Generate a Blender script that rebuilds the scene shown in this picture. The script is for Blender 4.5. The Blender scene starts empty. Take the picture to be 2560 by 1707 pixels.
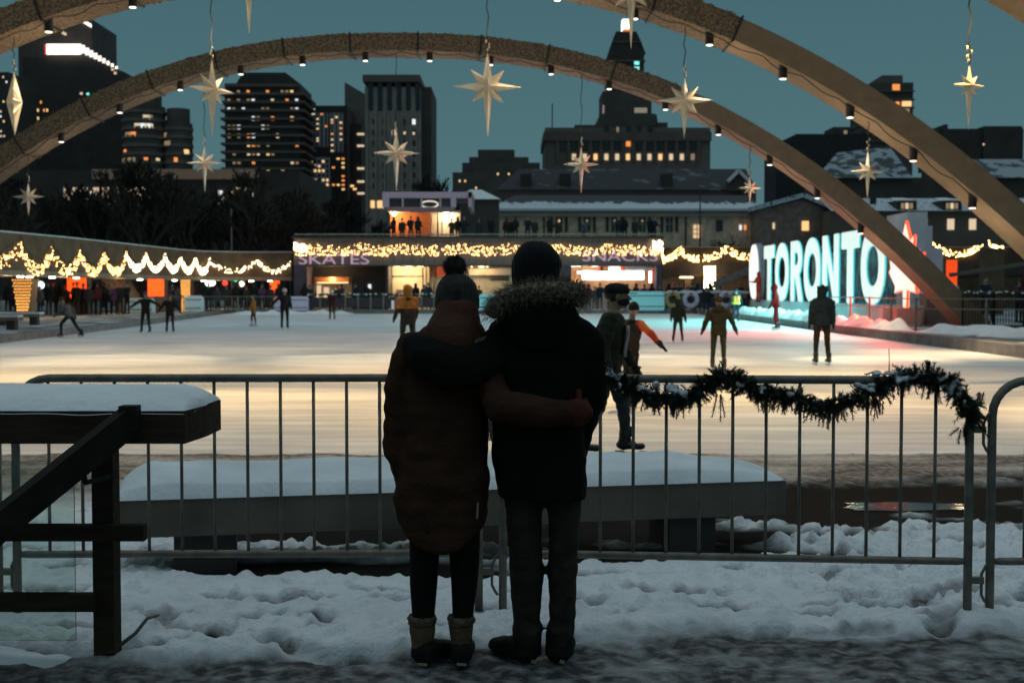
import bpy, bmesh, math, random
import numpy as np
from mathutils import Vector, Matrix, noise
R = random.Random(11)
rad = math.radians
sc = bpy.context.scene
COL = sc.collection
K = 2560/2352.0
F = 3200.0
CAMZ = 1.6
HORIZON = 725.0
PITCH = math.atan((853.5-HORIZON)/F)
CP, SP = math.cos(PITCH), math.sin(PITCH)

def at(dx, dy, d):
    """point on the plane Y=d that lies in the photo's direction (dx,dy)"""
    u = (dx*K-1280)/F; v = -(dy*K-853.5)/F
    y = CP+v*SP; z = -SP+v*CP
    t = d/y
    return Vector((u*t, d, CAMZ+z*t))
def gnd(dx, dy, z=0.0):
    """point of the level z in the photo's direction (dx,dy)"""
    u = (dx*K-1280)/F; v = -(dy*K-853.5)/F
    y = CP+v*SP; zz = -SP+v*CP
    t = (z-CAMZ)/zz
    return Vector((u*t, y*t, z))

# ------------------------------------------------------------------ materials
MATS = {}
def mat(name, col=(.5,.5,.5), rough=.6, metal=0., var=.25, scale=6., bump=0., bscale=40., emit=None, es=0., spec=.4,
        alpha=None, trans=0., stretch=(1,1,1), col2=None, cutoff=None, sheen=0., coords='Object', sample=True):
    if name in MATS: return MATS[name]
    m = bpy.data.materials.new(name); m.use_nodes = True
    nt = m.node_tree; b = nt.nodes['Principled BSDF']
    tc = nt.nodes.new('ShaderNodeTexCoord'); mp = nt.nodes.new('ShaderNodeMapping')
    mp.inputs['Scale'].default_value = stretch
    nt.links.new(tc.outputs[coords], mp.inputs[0])
    n = nt.nodes.new('ShaderNodeTexNoise'); n.inputs['Scale'].default_value = scale; n.inputs['Detail'].default_value = 6
    nt.links.new(mp.outputs[0], n.inputs['Vector'])
    r = nt.nodes.new('ShaderNodeValToRGB')
    lo, hi = cutoff or (.3,.7)
    c2 = col2 or tuple(min(1,c*(1+var)) for c in col)
    c1 = col if col2 else tuple(c*(1-var) for c in col)
    r.color_ramp.elements[0].position = lo; r.color_ramp.elements[1].position = hi
    r.color_ramp.elements[0].color = (*c1,1); r.color_ramp.elements[1].color = (*c2,1)
    nt.links.new(n.outputs['Fac'], r.inputs[0]); nt.links.new(r.outputs[0], b.inputs['Base Color'])
    b.inputs['Roughness'].default_value = rough; b.inputs['Metallic'].default_value = metal
    b.inputs['Specular IOR Level'].default_value = spec
    if sheen: b.inputs['Sheen Weight'].default_value = sheen
    if trans: b.inputs['Transmission Weight'].default_value = trans
    if alpha is not None: b.inputs['Alpha'].default_value = alpha
    if bump:
        n2 = nt.nodes.new('ShaderNodeTexNoise'); n2.inputs['Scale'].default_value = bscale; n2.inputs['Detail'].default_value = 4
        nt.links.new(mp.outputs[0], n2.inputs['Vector'])
        bp = nt.nodes.new('ShaderNodeBump'); bp.inputs['Strength'].default_value = bump; bp.inputs['Distance'].default_value = .02
        nt.links.new(n2.outputs['Fac'], bp.inputs['Height']); nt.links.new(bp.outputs[0], b.inputs['Normal'])
    if emit:
        b.inputs['Emission Color'].default_value = (*emit,1); b.inputs['Emission Strength'].default_value = es
        if not sample: m.cycles.emission_sampling = 'NONE'
    MATS[name] = m
    return m

# ------------------------------------------------------------------ mesh builder (world coordinates)
class MB:
    def __init__(s): s.v=[]; s.f=[]; s.m=[]
    def add(s, vs, fs, mi=0):
        o=len(s.v); s.v += [Vector(v) for v in vs]; s.f += [[i+o for i in f] for f in fs]; s.m += [mi]*len(fs)
        return s
    def box(s, x0,x1,y0,y1,z0,z1, mi=0):
        vs=[(x,y,z) for z in (z0,z1) for y in (y0,y1) for x in (x0,x1)]
        return s.add(vs,[(0,2,3,1),(4,5,7,6),(0,1,5,4),(2,6,7,3),(0,4,6,2),(1,3,7,5)],mi)
    def obox(s, c, sx,sy,sz, rz=0, mi=0, rx=0, ry=0):
        M=Matrix.Translation(Vector(c))@Matrix.Rotation(rz,4,'Z')@Matrix.Rotation(ry,4,'Y')@Matrix.Rotation(rx,4,'X')
        vs=[M@Vector((x*sx/2,y*sy/2,z*sz/2)) for z in (-1,1) for y in (-1,1) for x in (-1,1)]
        return s.add(vs,[(0,2,3,1),(4,5,7,6),(0,1,5,4),(2,6,7,3),(0,4,6,2),(1,3,7,5)],mi)
    def beam(s, p, q, w, h, mi=0, up=(0,0,1)):
        p=Vector(p); q=Vector(q); t=(q-p).normalized(); sd=t.cross(Vector(up)).normalized(); u=sd.cross(t)
        vs=[]
        for c in (p,q):
            for a,b in ((-1,-1),(1,-1),(1,1),(-1,1)): vs.append(c+sd*a*w/2+u*b*h/2)
        return s.add(vs,[(3,2,1,0),(4,5,6,7),(0,1,5,4),(1,2,6,5),(2,3,7,6),(3,0,4,7)],mi)
    def tube(s, pts, r, n=8, mi=0, closed=False, cap=True):
        pts=[Vector(p) for p in pts]; N=len(pts)
        rs = r if isinstance(r,(list,tuple)) else [r]*N
        ref=Vector((0,0,1)); vs=[]; prev=None
        for i,p in enumerate(pts):
            a=pts[(i-1)%N] if closed or i>0 else p; b=pts[(i+1)%N] if closed or i<N-1 else p
            t=(b-a)
            if t.length<1e-9: t=Vector((0,0,1))
            t.normalize()
            if prev is None:
                q=ref if abs(t.z)<.9 else Vector((1,0,0))
                x=t.cross(q).normalized()
            else:
                x=(prev-t*prev.dot(t))
                x = x.normalized() if x.length>1e-6 else t.orthogonal().normalized()
            prev=x; y=t.cross(x)
            for k in range(n):
                an=2*math.pi*k/n; vs.append(p+(x*math.cos(an)+y*math.sin(an))*rs[i])
        fs=[]
        M=N if closed else N-1
        for i in range(M):
            j=(i+1)%N
            for k in range(n):
                l=(k+1)%n; fs.append((i*n+k,i*n+l,j*n+l,j*n+k))
        if cap and not closed: fs += [tuple(range(n-1,-1,-1)), tuple(range((N-1)*n,N*n))]
        return s.add(vs,fs,mi)
    def loft(s, rings, mi=0, cap=True):
        n=len(rings[0]); vs=[v for r in rings for v in r]; fs=[]
        for i in range(len(rings)-1):
            for k in range(n):
                l=(k+1)%n; fs.append((i*n+k,i*n+l,(i+1)*n+l,(i+1)*n+k))
        if cap: fs += [tuple(range(n-1,-1,-1)), tuple(range((len(rings)-1)*n,len(rings)*n))]
        return s.add(vs,fs,mi)
    def cone(s, p,q,r1,r2, n=14, mi=0):
        """round-ended tapered limb"""
        p=Vector(p); q=Vector(q); t=q-p; L=t.length
        if L<1e-6: return s.ell(p,(r1,r1,r1),mi=mi)
        t/=L; x=t.orthogonal().normalized(); y=t.cross(x); rings=[]
        for a in (-85,-60,-30,0): rings.append((p+t*(r1*math.sin(rad(a))), r1*math.cos(rad(a))))
        rings.append((p+t*L*.5,(r1+r2)/2))
        for a in (0,30,60,85): rings.append((q+t*(r2*math.sin(rad(a))), r2*math.cos(rad(a))))
        return s.loft([[c+(x*math.cos(2*math.pi*k/n)+y*math.sin(2*math.pi*k/n))*r for k in range(n)] for c,r in rings],mi)
    def ell(s, c, r, n=16, m=10, mi=0, rot=None):
        c=Vector(c); rings=[]
        for i in range(m+1):
            a=-math.pi/2+.03+(math.pi-.06)*i/m; ring=[]
            for k in range(n):
                an=2*math.pi*k/n; v=Vector((r[0]*math.cos(a)*math.cos(an), r[1]*math.cos(a)*math.sin(an), r[2]*math.sin(a)))
                if rot: v=rot@v
                ring.append(c+v)
            rings.append(ring)
        return s.loft(rings,mi)
    def cyl(s, c, r, h, n=12, mi=0, axis=(0,0,1), r2=None):
        c=Vector(c); a=Vector(axis).normalized()
        x=a.orthogonal().normalized(); y=a.cross(x)
        r2 = r if r2 is None else r2
        return s.loft([[p+(x*math.cos(2*math.pi*k/n)+y*math.sin(2*math.pi*k/n))*q for k in range(n)] for p,q in ((c,r),(c+a*h,r2))],mi)
    def prism(s, poly, axis, a0, a1, mi=0):
        """poly: 2D outline; axis 'x': poly is (y,z); 'y': poly is (x,z); 'z': poly is (x,y)"""
        def p3(p,a): return {'x':(a,p[0],p[1]),'y':(p[0],a,p[1]),'z':(p[0],p[1],a)}[axis]
        n=len(poly); vs=[p3(p,a0) for p in poly]+[p3(p,a1) for p in poly]
        fs=[tuple(range(n-1,-1,-1)),tuple(range(n,2*n))]+[(i,(i+1)%n,(i+1)%n+n,i+n) for i in range(n)]
        return s.add(vs,fs,mi)
    def build(s, name, mats, parent=None, smooth=False, recalc=True, stuff=False):
        o = Vector((0,0,0))
        p = parent
        while p is not None: o = o+p.location; p = p.parent
        me=bpy.data.meshes.new(name)
        me.from_pydata([tuple(v-o) for v in s.v],[],s.f)
        if not isinstance(mats,(list,tuple)): mats=[mats]
        for m in mats: me.materials.append(m)
        if len(mats)>1: me.polygons.foreach_set('material_index', s.m)
        if recalc:
            bm=bmesh.new(); bm.from_mesh(me); bmesh.ops.recalc_face_normals(bm,faces=bm.faces); bm.to_mesh(me); bm.free()
        if smooth: me.polygons.foreach_set('use_smooth',[True]*len(me.polygons))
        me.update()
        ob=bpy.data.objects.new(name,me); COL.objects.link(ob)
        if parent is not None: ob.parent=parent
        if stuff: ob['kind']='stuff'
        return ob

def tag(o, label=None, cat=None, group=None, kind=None):
    if label: o['label']=label
    if cat: o['category']=cat
    if group: o['group']=group
    if kind: o['kind']=kind
    return o
def thing(name, label, cat, loc, group=None):
    o=bpy.data.objects.new(name,None); o.empty_display_size=.2; COL.objects.link(o)
    o.location=Vector(loc); return tag(o,label,cat,group)
def dup(root, loc, rz=None, label=None, scale=None):
    r=root.copy(); COL.objects.link(r); r.location=Vector(loc)
    if rz is not None: r.rotation_euler=(0,0,rz)
    if scale: r.scale=(scale,)*3
    if label: r['label']=label
    for ch in list(root.children):
        c=ch.copy(); COL.objects.link(c); c.parent=r
        for g in list(ch.children):
            d=g.copy(); COL.objects.link(d); d.parent=c
    return r
def struct(mb, name, m, smooth=False): return tag(mb.build(name,m,None,smooth),None,None,None,'structure')
def remesh(mb, voxel, smooth=6, fac=.5):
    """one continuous skin over overlapping forms"""
    me=bpy.data.meshes.new('tmp'); me.from_pydata([tuple(v) for v in mb.v],[],mb.f)
    bm=bmesh.new(); bm.from_mesh(me); bmesh.ops.recalc_face_normals(bm,faces=bm.faces); bm.to_mesh(me); bm.free()
    ob=bpy.data.objects.new('tmp',me); COL.objects.link(ob)
    md=ob.modifiers.new('r','REMESH'); md.mode='VOXEL'; md.voxel_size=voxel
    if smooth:
        ms=ob.modifiers.new('s','SMOOTH'); ms.iterations=smooth; ms.factor=fac
    dg=bpy.context.evaluated_depsgraph_get()
    out=bpy.data.meshes.new_from_object(ob.evaluated_get(dg))
    bpy.data.objects.remove(ob); bpy.data.meshes.remove(me)
    out.polygons.foreach_set('use_smooth',[True]*len(out.polygons))
    return out
def obj(name, me, mats, parent=None, offset=None):
    """offset: world point that becomes the parent's origin"""
    if offset is not None: me.transform(Matrix.Translation(-Vector(offset)))
    me.materials.clear()
    for m in (mats if isinstance(mats,(list,tuple)) else [mats]): me.materials.append(m)
    ob=bpy.data.objects.new(name,me); COL.objects.link(ob)
    if parent is not None: ob.parent=parent
    return ob
def wrinkle(me, amp, sx, sy, sz, seed=0):
    n=len(me.vertices); co=np.empty(n*3,np.float32); no=np.empty(n*3,np.float32)
    me.vertices.foreach_get('co',co); me.vertex_normals.foreach_get('vector',no); co=co.reshape(-1,3); no=no.reshape(-1,3)
    w=np.empty((n,1),np.float32)
    for i,(x,y,z) in enumerate(co.tolist()):
        p=Vector((x*sx+seed,y*sy,z*sz)); w[i,0]=noise.noise(p)+.5*noise.noise(p*2.1+Vector((7,3,1)))
    me.vertices.foreach_set('co',(co+no*w*amp).ravel()); me.update()
ORD=['first','second','third','fourth','fifth','sixth','seventh','eighth','ninth','tenth','eleventh','twelfth','thirteenth','fourteenth',
 'fifteenth','sixteenth','seventeenth','eighteenth','nineteenth','twentieth','twenty-first','twenty-second','twenty-third','twenty-fourth','twenty-fifth','twenty-sixth','twenty-seventh','twenty-eighth']
_U=['first','second','third','fourth','fifth','sixth','seventh','eighth','ninth']
ORD=ORD[:20]+['twenty-'+u for u in _U]+['thirtieth']+['thirty-'+u for u in _U]+['fortieth']+['forty-'+u for u in _U]
def text_mesh(s, size, extrude, bevel=0., offset=0.):
    cu=bpy.data.curves.new('t','FONT'); cu.body=s; cu.size=size; cu.extrude=extrude; cu.bevel_depth=bevel; cu.offset=offset; cu.align_x='LEFT'
    o=bpy.data.objects.new('t',cu); COL.objects.link(o)
    me=bpy.data.meshes.new_from_object(o.evaluated_get(bpy.context.evaluated_depsgraph_get()))
    bpy.data.objects.remove(o); return me

# ------------------------------------------------------------------ camera
cam=bpy.data.cameras.new('camera'); camo=bpy.data.objects.new('camera',cam); COL.objects.link(camo)
cam.sensor_width=36; cam.lens=36*F/2560; cam.clip_end=3000; cam.clip_start=.05
camo.location=(0,0,CAMZ); camo.rotation_euler=(math.pi/2-PITCH,0,0)
cam.dof.use_dof=True; cam.dof.focus_distance=5.7; cam.dof.aperture_fstop=4.6
sc.camera=camo

# ------------------------------------------------------------------ dusk sky
W=bpy.data.worlds.new('World'); sc.world=W; W.use_nodes=True
nt=W.node_tree; bg=nt.nodes['Background']
sky=nt.nodes.new('ShaderNodeTexSky'); sky.sky_type='NISHITA'; sky.sun_disc=False
SUN_EL, SUN_ROT = rad(1.0), rad(200)
sky.sun_elevation=SUN_EL; sky.sun_rotation=SUN_ROT; sky.air_density=1.0; sky.dust_density=.5; sky.ozone_density=3.0
tcw=nt.nodes.new('ShaderNodeTexCoord'); sx=nt.nodes.new('ShaderNodeSeparateXYZ'); nt.links.new(tcw.outputs['Generated'],sx.inputs[0])
gr=nt.nodes.new('ShaderNodeValToRGB'); nt.links.new(sx.outputs[2],gr.inputs[0])
gr.color_ramp.elements[0].position=0; gr.color_ramp.elements[0].color=(.092,.198,.225,1)
gr.color_ramp.elements[1].position=.22; gr.color_ramp.elements[1].color=(.066,.148,.170,1)
for p_,c_ in ((.42,(.055,.135,.16)),(.75,(.25,.35,.385)),(1.0,(.60,.71,.77))):
    e_=gr.color_ramp.elements.new(p_); e_.color=(*c_,1)
dim=nt.nodes.new('ShaderNodeMix'); dim.data_type='RGBA'; dim.blend_type='MULTIPLY'; dim.inputs[0].default_value=1
nt.links.new(sky.outputs[0],dim.inputs[6]); dim.inputs[7].default_value=(.1,.1,.1,1)      # the Nishita sky at strength 0.1
mix=nt.nodes.new('ShaderNodeMix'); mix.data_type='RGBA'; mix.inputs[0].default_value=.9
nt.links.new(dim.outputs[2],mix.inputs[6]); nt.links.new(gr.outputs[0],mix.inputs[7])
nt.links.new(mix.outputs[2],bg.inputs[0]); bg.inputs[1].default_value=1.0
sun=bpy.data.lights.new('sun','SUN'); sun.energy=.02; sun.angle=rad(10); sun.color=(1,.8,.7)
so=bpy.data.objects.new('sun',sun); COL.objects.link(so); so.rotation_euler=(math.pi/2-SUN_EL,0,math.pi-SUN_ROT+math.pi)

sc.view_settings.view_transform='Standard'; sc.view_settings.look='None'; sc.view_settings.gamma=1; sc.view_settings.exposure=0
sc.render.engine='CYCLES'
cy=sc.cycles; cy.max_bounces=6; cy.diffuse_bounces=3; cy.glossy_bounces=3; cy.transmission_bounces=4; cy.transparent_max_bounces=12
cy.caustics_reflective=False; cy.caustics_refractive=False; cy.use_denoising=True; cy.sample_clamp_indirect=4; cy.sample_clamp_direct=0
try: cy.use_light_tree=True
except Exception: pass
# ------------------------------------------------------------------ shared materials
snow=mat('snow',(.80,.81,.83),.75,var=.1,scale=3,bump=.5,bscale=28,spec=.2)
roofsnow=mat('roof_snow',(.55,.6,.64),.8,scale=2.2,bump=.3,bscale=9,col2=(.07,.08,.09),cutoff=(.52,.6))
concrete=mat('concrete',(.20,.185,.17),.85,var=.22,scale=4,bump=.25,bscale=30)
darkconc=mat('dark_concrete',(.055,.048,.042),.85,var=.25,scale=3,bump=.25,bscale=25)
galv=mat('galvanised_steel',(.17,.15,.125),.5,metal=.35,var=.3,scale=14,bump=.1,bscale=60)
darksteel=mat('dark_steel',(.020,.016,.012),.8,spec=.15,var=.3,scale=10)
timber=mat('dark_timber',(.046,.032,.022),.9,spec=.08,var=.35,scale=5,stretch=(1,6,6),bump=.2,bscale=20)
black=mat('black_paint',(.012,.012,.012),.5,var=.2)
stone=mat('limestone',(.62,.45,.32),.9,var=.3,scale=1.2,bump=.3,bscale=6)

# ------------------------------------------------------------------ ground sheets
asphalt=mat('wet_ground',(.035,.037,.038),.55,scale=.6,col2=(.28,.30,.31),cutoff=(.48,.62),bump=.4,bscale=5)
g=MB(); g.add([(-900,12.3,-.03),(900,12.3,-.03),(900,1500,-.03),(-900,1500,-.03)],[(0,1,2,3)]); struct(g,'ground',asphalt)
g=MB(); g.add([(-900,-60,-.16),(900,-60,-.16),(900,12.6,-.16),(-900,12.6,-.16)],[(0,1,2,3)]); struct(g,'plaza_ground',asphalt)

# ice: tinted by nothing but the lamps over it
ice=mat('rink_ice',(.66,.66,.66),.62,scale=.7,stretch=(.5,1.0,1),col2=(.78,.79,.80),cutoff=(.35,.65),bump=.12,bscale=9,spec=.12)
def ice_scratches(m):
    nt=m.node_tree; b=nt.nodes['Principled BSDF']; old=b.inputs['Base Color'].links[0].from_socket
    tc=nt.nodes.new('ShaderNodeTexCoord'); mp=nt.nodes.new('ShaderNodeMapping'); mp.inputs['Rotation'].default_value=(0,0,rad(-28)); mp.inputs['Scale'].default_value=(.4,2.6,1)
    nt.links.new(tc.outputs['Object'],mp.inputs[0])
    n=nt.nodes.new('ShaderNodeTexNoise'); n.inputs['Scale'].default_value=1.3; n.inputs['Detail'].default_value=8; nt.links.new(mp.outputs[0],n.inputs[0])
    r=nt.nodes.new('ShaderNodeValToRGB'); r.color_ramp.elements[0].position=.42; r.color_ramp.elements[1].position=.66
    r.color_ramp.elements[0].color=(.80,.80,.81,1); r.color_ramp.elements[1].color=(1.08,1.08,1.08,1)
    nt.links.new(n.outputs['Fac'],r.inputs[0])
    mx=nt.nodes.new('ShaderNodeMix'); mx.data_type='RGBA'; mx.blend_type='MULTIPLY'; mx.inputs[0].default_value=1
    nt.links.new(old,mx.inputs[6]); nt.links.new(r.outputs[0],mx.inputs[7]); nt.links.new(mx.outputs[2],b.inputs['Base Color'])
ice_scratches(ice)
def ice_lines(m):
    # thin skate cuts crossing in two directions
    nt=m.node_tree; b=nt.nodes['Principled BSDF']; tc=nt.nodes.new('ShaderNodeTexCoord'); old=b.inputs['Base Color'].links[0].from_socket
    for k,(rz,sx,sy) in enumerate(((-62,.12,2.2),(25,.1,2.6),(-12,.08,3.0))):
        mp=nt.nodes.new('ShaderNodeMapping'); mp.inputs['Rotation'].default_value=(0,0,rad(rz)); mp.inputs['Scale'].default_value=(sx,sy,1); nt.links.new(tc.outputs['Object'],mp.inputs[0])
        n=nt.nodes.new('ShaderNodeTexNoise'); n.inputs['Scale'].default_value=2.2; n.inputs['Detail'].default_value=10; n.inputs['Roughness'].default_value=.75; nt.links.new(mp.outputs[0],n.inputs[0])
        r=nt.nodes.new('ShaderNodeValToRGB'); r.color_ramp.elements[0].position=.56; r.color_ramp.elements[1].position=.70; r.color_ramp.elements[0].color=(1,1,1,1); r.color_ramp.elements[1].color=(.88,.88,.885,1) if k!=1 else (1.07,1.07,1.07,1)
        nt.links.new(n.outputs['Fac'],r.inputs[0]); mx=nt.nodes.new('ShaderNodeMix'); mx.data_type='RGBA'; mx.blend_type='MULTIPLY'; mx.inputs[0].default_value=1; nt.links.new(old,mx.inputs[6]); nt.links.new(r.outputs[0],mx.inputs[7]); old=mx.outputs[2]
    nt.links.new(old,b.inputs['Base Color'])
ice_lines(ice)
g=MB(); g.add([(-40,12.0,0),(12.2,12.4,0),(12.3,87,0),(-19.4,87,0),(-16.3,54,0),(-15.4,38.5,0),(-16,26,0),(-40,22,0)],[tuple(range(8))]); struct(g,'ice_rink',ice)

# snowy foreground, one sheet with lumps, footprints and a trodden slush strip
def fbm(x,y,s,o=4): return noise.fractal(Vector((x*s,y*s,1.7)),1.0,2.1,o)
def ramp(a,b,t): t=max(0,min(1,(t-a)/(b-a))); return t*t*(3-2*t)
bare=[(3.2,9.75,2.1,1.15),(5.8,10.1,2.6,1.1),(2.15,9.0,1.0,.5),(0,8.7,2.6,.8),(-1.0,7.35,1.4,.25),(.9,7.75,1.2,.25)]
def ground_h(x,y):
    lump=.5*fbm(x,y,1.1,3)+.35*fbm(x+9,y*1.4,3.2,3)
    cl=max(0,noise.noise(Vector((x*7,y*9,4.2))))*.5
    edge=5.74+.14*max(-1,min(2.6,x))+.07*math.sin(x*1.9+.6)+.13*noise.noise(Vector((x*1.5,2.1,0)))
    band=ramp(edge-.16,edge+.10,y)                      # deep snow begins
    ridge=math.exp(-((y-edge-.14)/.16)**2)*(.03+.05*max(0,noise.noise(Vector((x*3.1,8.8,0)))+.3))
    h=band*(.002+.034*lump+.022*cl+.024*abs(fbm(x+3,y,5.5,4))+.012*fbm(x,y,17,3)+.05*max(0,noise.noise(Vector((x*13,y*13,2)))))+ridge*.7+(1-band)*(-.012+.018*fbm(x,y,4.5,4)+.012*cl)
    # trodden snow by the bench and right behind the barrier
    tr=ramp(.9,1.7,x)*ramp(6.75,7.1,y)*(1-ramp(8.9,9.3,y))+ramp(1.55,1.75,x)*(1-ramp(2.5,2.7,x))*ramp(6.42,6.5,y)*(1-ramp(6.75,6.9,y))
    vor=noise.voronoi(Vector((x*5.2+.6*noise.noise(Vector((x*3,y*3,1))),y*4.2,.3)))[0]
    h+=tr*(.055*min(1,(vor[1]-vor[0])*4.5)-.035)
    pit=tr*max(0,min(1,(.42-(vor[1]-vor[0])*4)))*.9*ramp(-.1,.35,noise.noise(Vector((x*1.7,y*1.9,5))))
    pit=max(pit,band*ramp(.30,.50,noise.noise(Vector((x*2.6,y*5.5,11.3))))*.7)
    h-=.05*pit
    for fx,fy,ang,L in FOOT:
        dx=(x-fx)*math.cos(ang)+(y-fy)*math.sin(ang); dy=-(x-fx)*math.sin(ang)+(y-fy)*math.cos(ang)
        q=(dx/L)**2+(dy/.075)**2
        if q<2.4: h-= .075*math.exp(-q*q*1.2); pit=max(pit,1.2*math.exp(-q*q*1.6))
    b=0
    for bx,by,ax,ay in bare:
        q=((x-bx)/ax)**2+((y-by)/ay)**2+.9*noise.noise(Vector((x*1.6,y*2.6,7.7)))+.35*noise.noise(Vector((x*6,y*8,1.7)))
        b=max(b,1-ramp(.55,1.1,q))
    far=ramp(9.0,10.2,y)
    h=h*(1-.85*far)+far*(.01+.02*fbm(x,y,1.3,3))
    dirty=max((1-band)*(1.05+.45*fbm(x,y,3.3,3)), far*(.85+.45*fbm(x*.6,y*2.2,1.2,3)))
    dirty=max(dirty,pit)
    h=h*(1-b)+b*(-.03)
    return h, max(0,min(1,dirty)), b
FOOT=[(1.72,6.72,2.5,.20),(2.16,6.66,1.1,.22),(1.98,6.45,.15,.18),(2.35,6.72,.5,.16),(-1.15,6.62,.1,.22),(-.62,6.6,.2,.14),(-.95,6.2,2.4,.12),(.95,6.72,.05,.2),(.7,6.8,.1,.1),(-1.55,5.75,.7,.26),(-.9,5.98,.3,.1),(-.15,6.35,.6,.14),(1.2,5.95,.3,.13),(2.05,6.05,1.0,.15),(.35,6.5,.2,.13),(.62,6.25,.6,.15),(1.05,6.42,2.8,.14),(1.5,6.3,.4,.16),(-.35,6.0,.1,.15),(-1.25,6.25,.5,.13),(-1.45,6.0,2.9,.14),(2.5,6.45,1.9,.15),(2.75,6.7,.7,.17),(.1,5.98,.2,.14),(-1.05,5.7,2.6,.13),(-.72,5.55,.15,.16)]
ys=[2.2]
while ys[-1]<12.35: ys.append(ys[-1]*1.0+max(.014,ys[-1]*.0034) if ys[-1]>4.8 else ys[-1]+.06)
xs=list(np.linspace(-1,1,400)); vs=[];fs=[];cd=[]
for j,y in enumerate(ys):
    wv=max(2.6,y*.47)
    for x in xs:
        X=x*wv; h,dv,b=ground_h(X,y); vs.append((X,y,h)); cd.append((dv,b,0,1))
NX=len(xs)
for j in range(len(ys)-1):
    for i in range(NX-1): fs.append((j*NX+i,j*NX+i+1,(j+1)*NX+i+1,(j+1)*NX+i))
me=bpy.data.meshes.new('snow_ground'); me.from_pydata(vs,[],fs)
ca=me.color_attributes.new('cover','FLOAT_COLOR','POINT'); ca.data.foreach_set('color',[c for q in cd for c in q])
me.polygons.foreach_set('use_smooth',[True]*len(me.polygons))
sm=mat('snow_and_slush',(.82,.83,.84),.7,var=.06,scale=5,bump=.9,bscale=38,spec=.25)
nt=sm.node_tree; b=nt.nodes['Principled BSDF']; old=b.inputs['Base Color'].links[0].from_socket
at_=nt.nodes.new('ShaderNodeVertexColor'); at_.layer_name='cover'
sp=nt.nodes.new('ShaderNodeSeparateColor'); nt.links.new(at_.outputs[0],sp.inputs[0])
nz=nt.nodes.new('ShaderNodeTexNoise'); nz.inputs['Scale'].default_value=9; nz.inputs['Detail'].default_value=7
tcn=nt.nodes.new('ShaderNodeTexCoord'); mpn=nt.nodes.new('ShaderNodeMapping'); mpn.inputs['Scale'].default_value=(1.5,1.5,1); nt.links.new(tcn.outputs['Object'],mpn.inputs[0]); nt.links.new(mpn.outputs[0],nz.inputs[0])
def math_node(op,a,bv):
    n=nt.nodes.new('ShaderNodeMath'); n.operation=op; n.use_clamp=True
    for i,q in enumerate((a,bv)):
        if isinstance(q,(int,float)): n.inputs[i].default_value=q
        else: nt.links.new(q,n.inputs[i])
    return n.outputs[0]
nn=math_node('MULTIPLY',math_node('SUBTRACT',nz.outputs['Fac'],.14),2.2)
fac=math_node('MULTIPLY',sp.outputs[0],math_node('ADD',math_node('MULTIPLY',nn,.45),.55))
m1=nt.nodes.new('ShaderNodeMix'); m1.data_type='RGBA'; nt.links.new(fac,m1.inputs[0]); nt.links.new(old,m1.inputs[6]); m1.inputs[7].default_value=(.045,.042,.042,1)
m2=nt.nodes.new('ShaderNodeMix'); m2.data_type='RGBA'; nt.links.new(sp.outputs[1],m2.inputs[0]); nt.links.new(m1.outputs[2],m2.inputs[6]); m2.inputs[7].default_value=(.02,.018,.016,1)
nt.links.new(m2.outputs[2],b.inputs['Base Color'])
rr=nt.nodes.new('ShaderNodeMix'); rr.data_type='FLOAT'; nt.links.new(sp.outputs[1],rr.inputs[0]); rr.inputs[2].default_value=.72; rr.inputs[3].default_value=.85
nt.links.new(rr.outputs[0],b.inputs['Roughness'])
r3=nt.nodes.new('ShaderNodeMix'); r3.data_type='FLOAT'; nt.links.new(sp.outputs[1],r3.inputs[0]); r3.inputs[2].default_value=.2; r3.inputs[3].default_value=.02; nt.links.new(r3.outputs[0],b.inputs['Specular IOR Level'])
me.materials.append(sm)
o=bpy.data.objects.new('snow_ground',me); COL.objects.link(o); o['kind']='structure'

# rink kerbs and the raised plaza round the ice
kerbm=mat('kerb_stone',(.16,.15,.15),.8,var=.3,scale=2,bump=.3,bscale=18)
def kerb(name,pts,w,z1,m,z0=-.1):
    mb=MB()
    for p,q in zip(pts[:-1],pts[1:]):
        p=Vector((*p,0)); q=Vector((*q,0)); t=(q-p).normalized(); n=Vector((t.y,-t.x,0))
        mb.add([p+Vector((0,0,z0)),q+Vector((0,0,z0)),q+n*w+Vector((0,0,z0)),p+n*w+Vector((0,0,z0)),p+Vector((0,0,z1)),q+Vector((0,0,z1)),q+n*w+Vector((0,0,z1)),p+n*w+Vector((0,0,z1))],[(3,2,1,0),(4,5,6,7),(0,1,5,4),(1,2,6,5),(2,3,7,6),(3,0,4,7)])
    return struct(mb,name,m)
kerb('kerb',[(12.0,12.4),(12.0,40),(12.3,68),(12.8,87.2)][::-1],-.5,.30,kerbm)
kerb('kerb',[(-16,26),(-15.4,38.5),(-16.3,54),(-19.4,87.2)],-.5,.22,kerbm)
kerb('kerb',[(-19.9,86.9),(13.3,86.9)],-.5,.26,kerbm)
plaza=mat('snowy_plaza',(.11,.11,.11),.8,scale=.8,col2=(.5,.53,.55),cutoff=(.46,.6),bump=.5,bscale=7)
mb=MB(); mb.box(12.49,300,12.6,88,-.1,.27); struct(mb,'plaza',plaza)
mb=MB(); mb.add([(-300,22,.17),(-16.5,26,.17),(-15.9,38.5,.17),(-16.8,54,.17),(-19.9,87.3,.17),(-300,87.3,.17)],[tuple(range(6))]); struct(mb,'plaza',plaza)
mb=MB(); mb.add([(-300,87.2,.23),(300,87.2,.23),(300,600,.23),(-300,600,.23)],[(0,1,2,3)]); struct(mb,'plaza',plaza)

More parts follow.
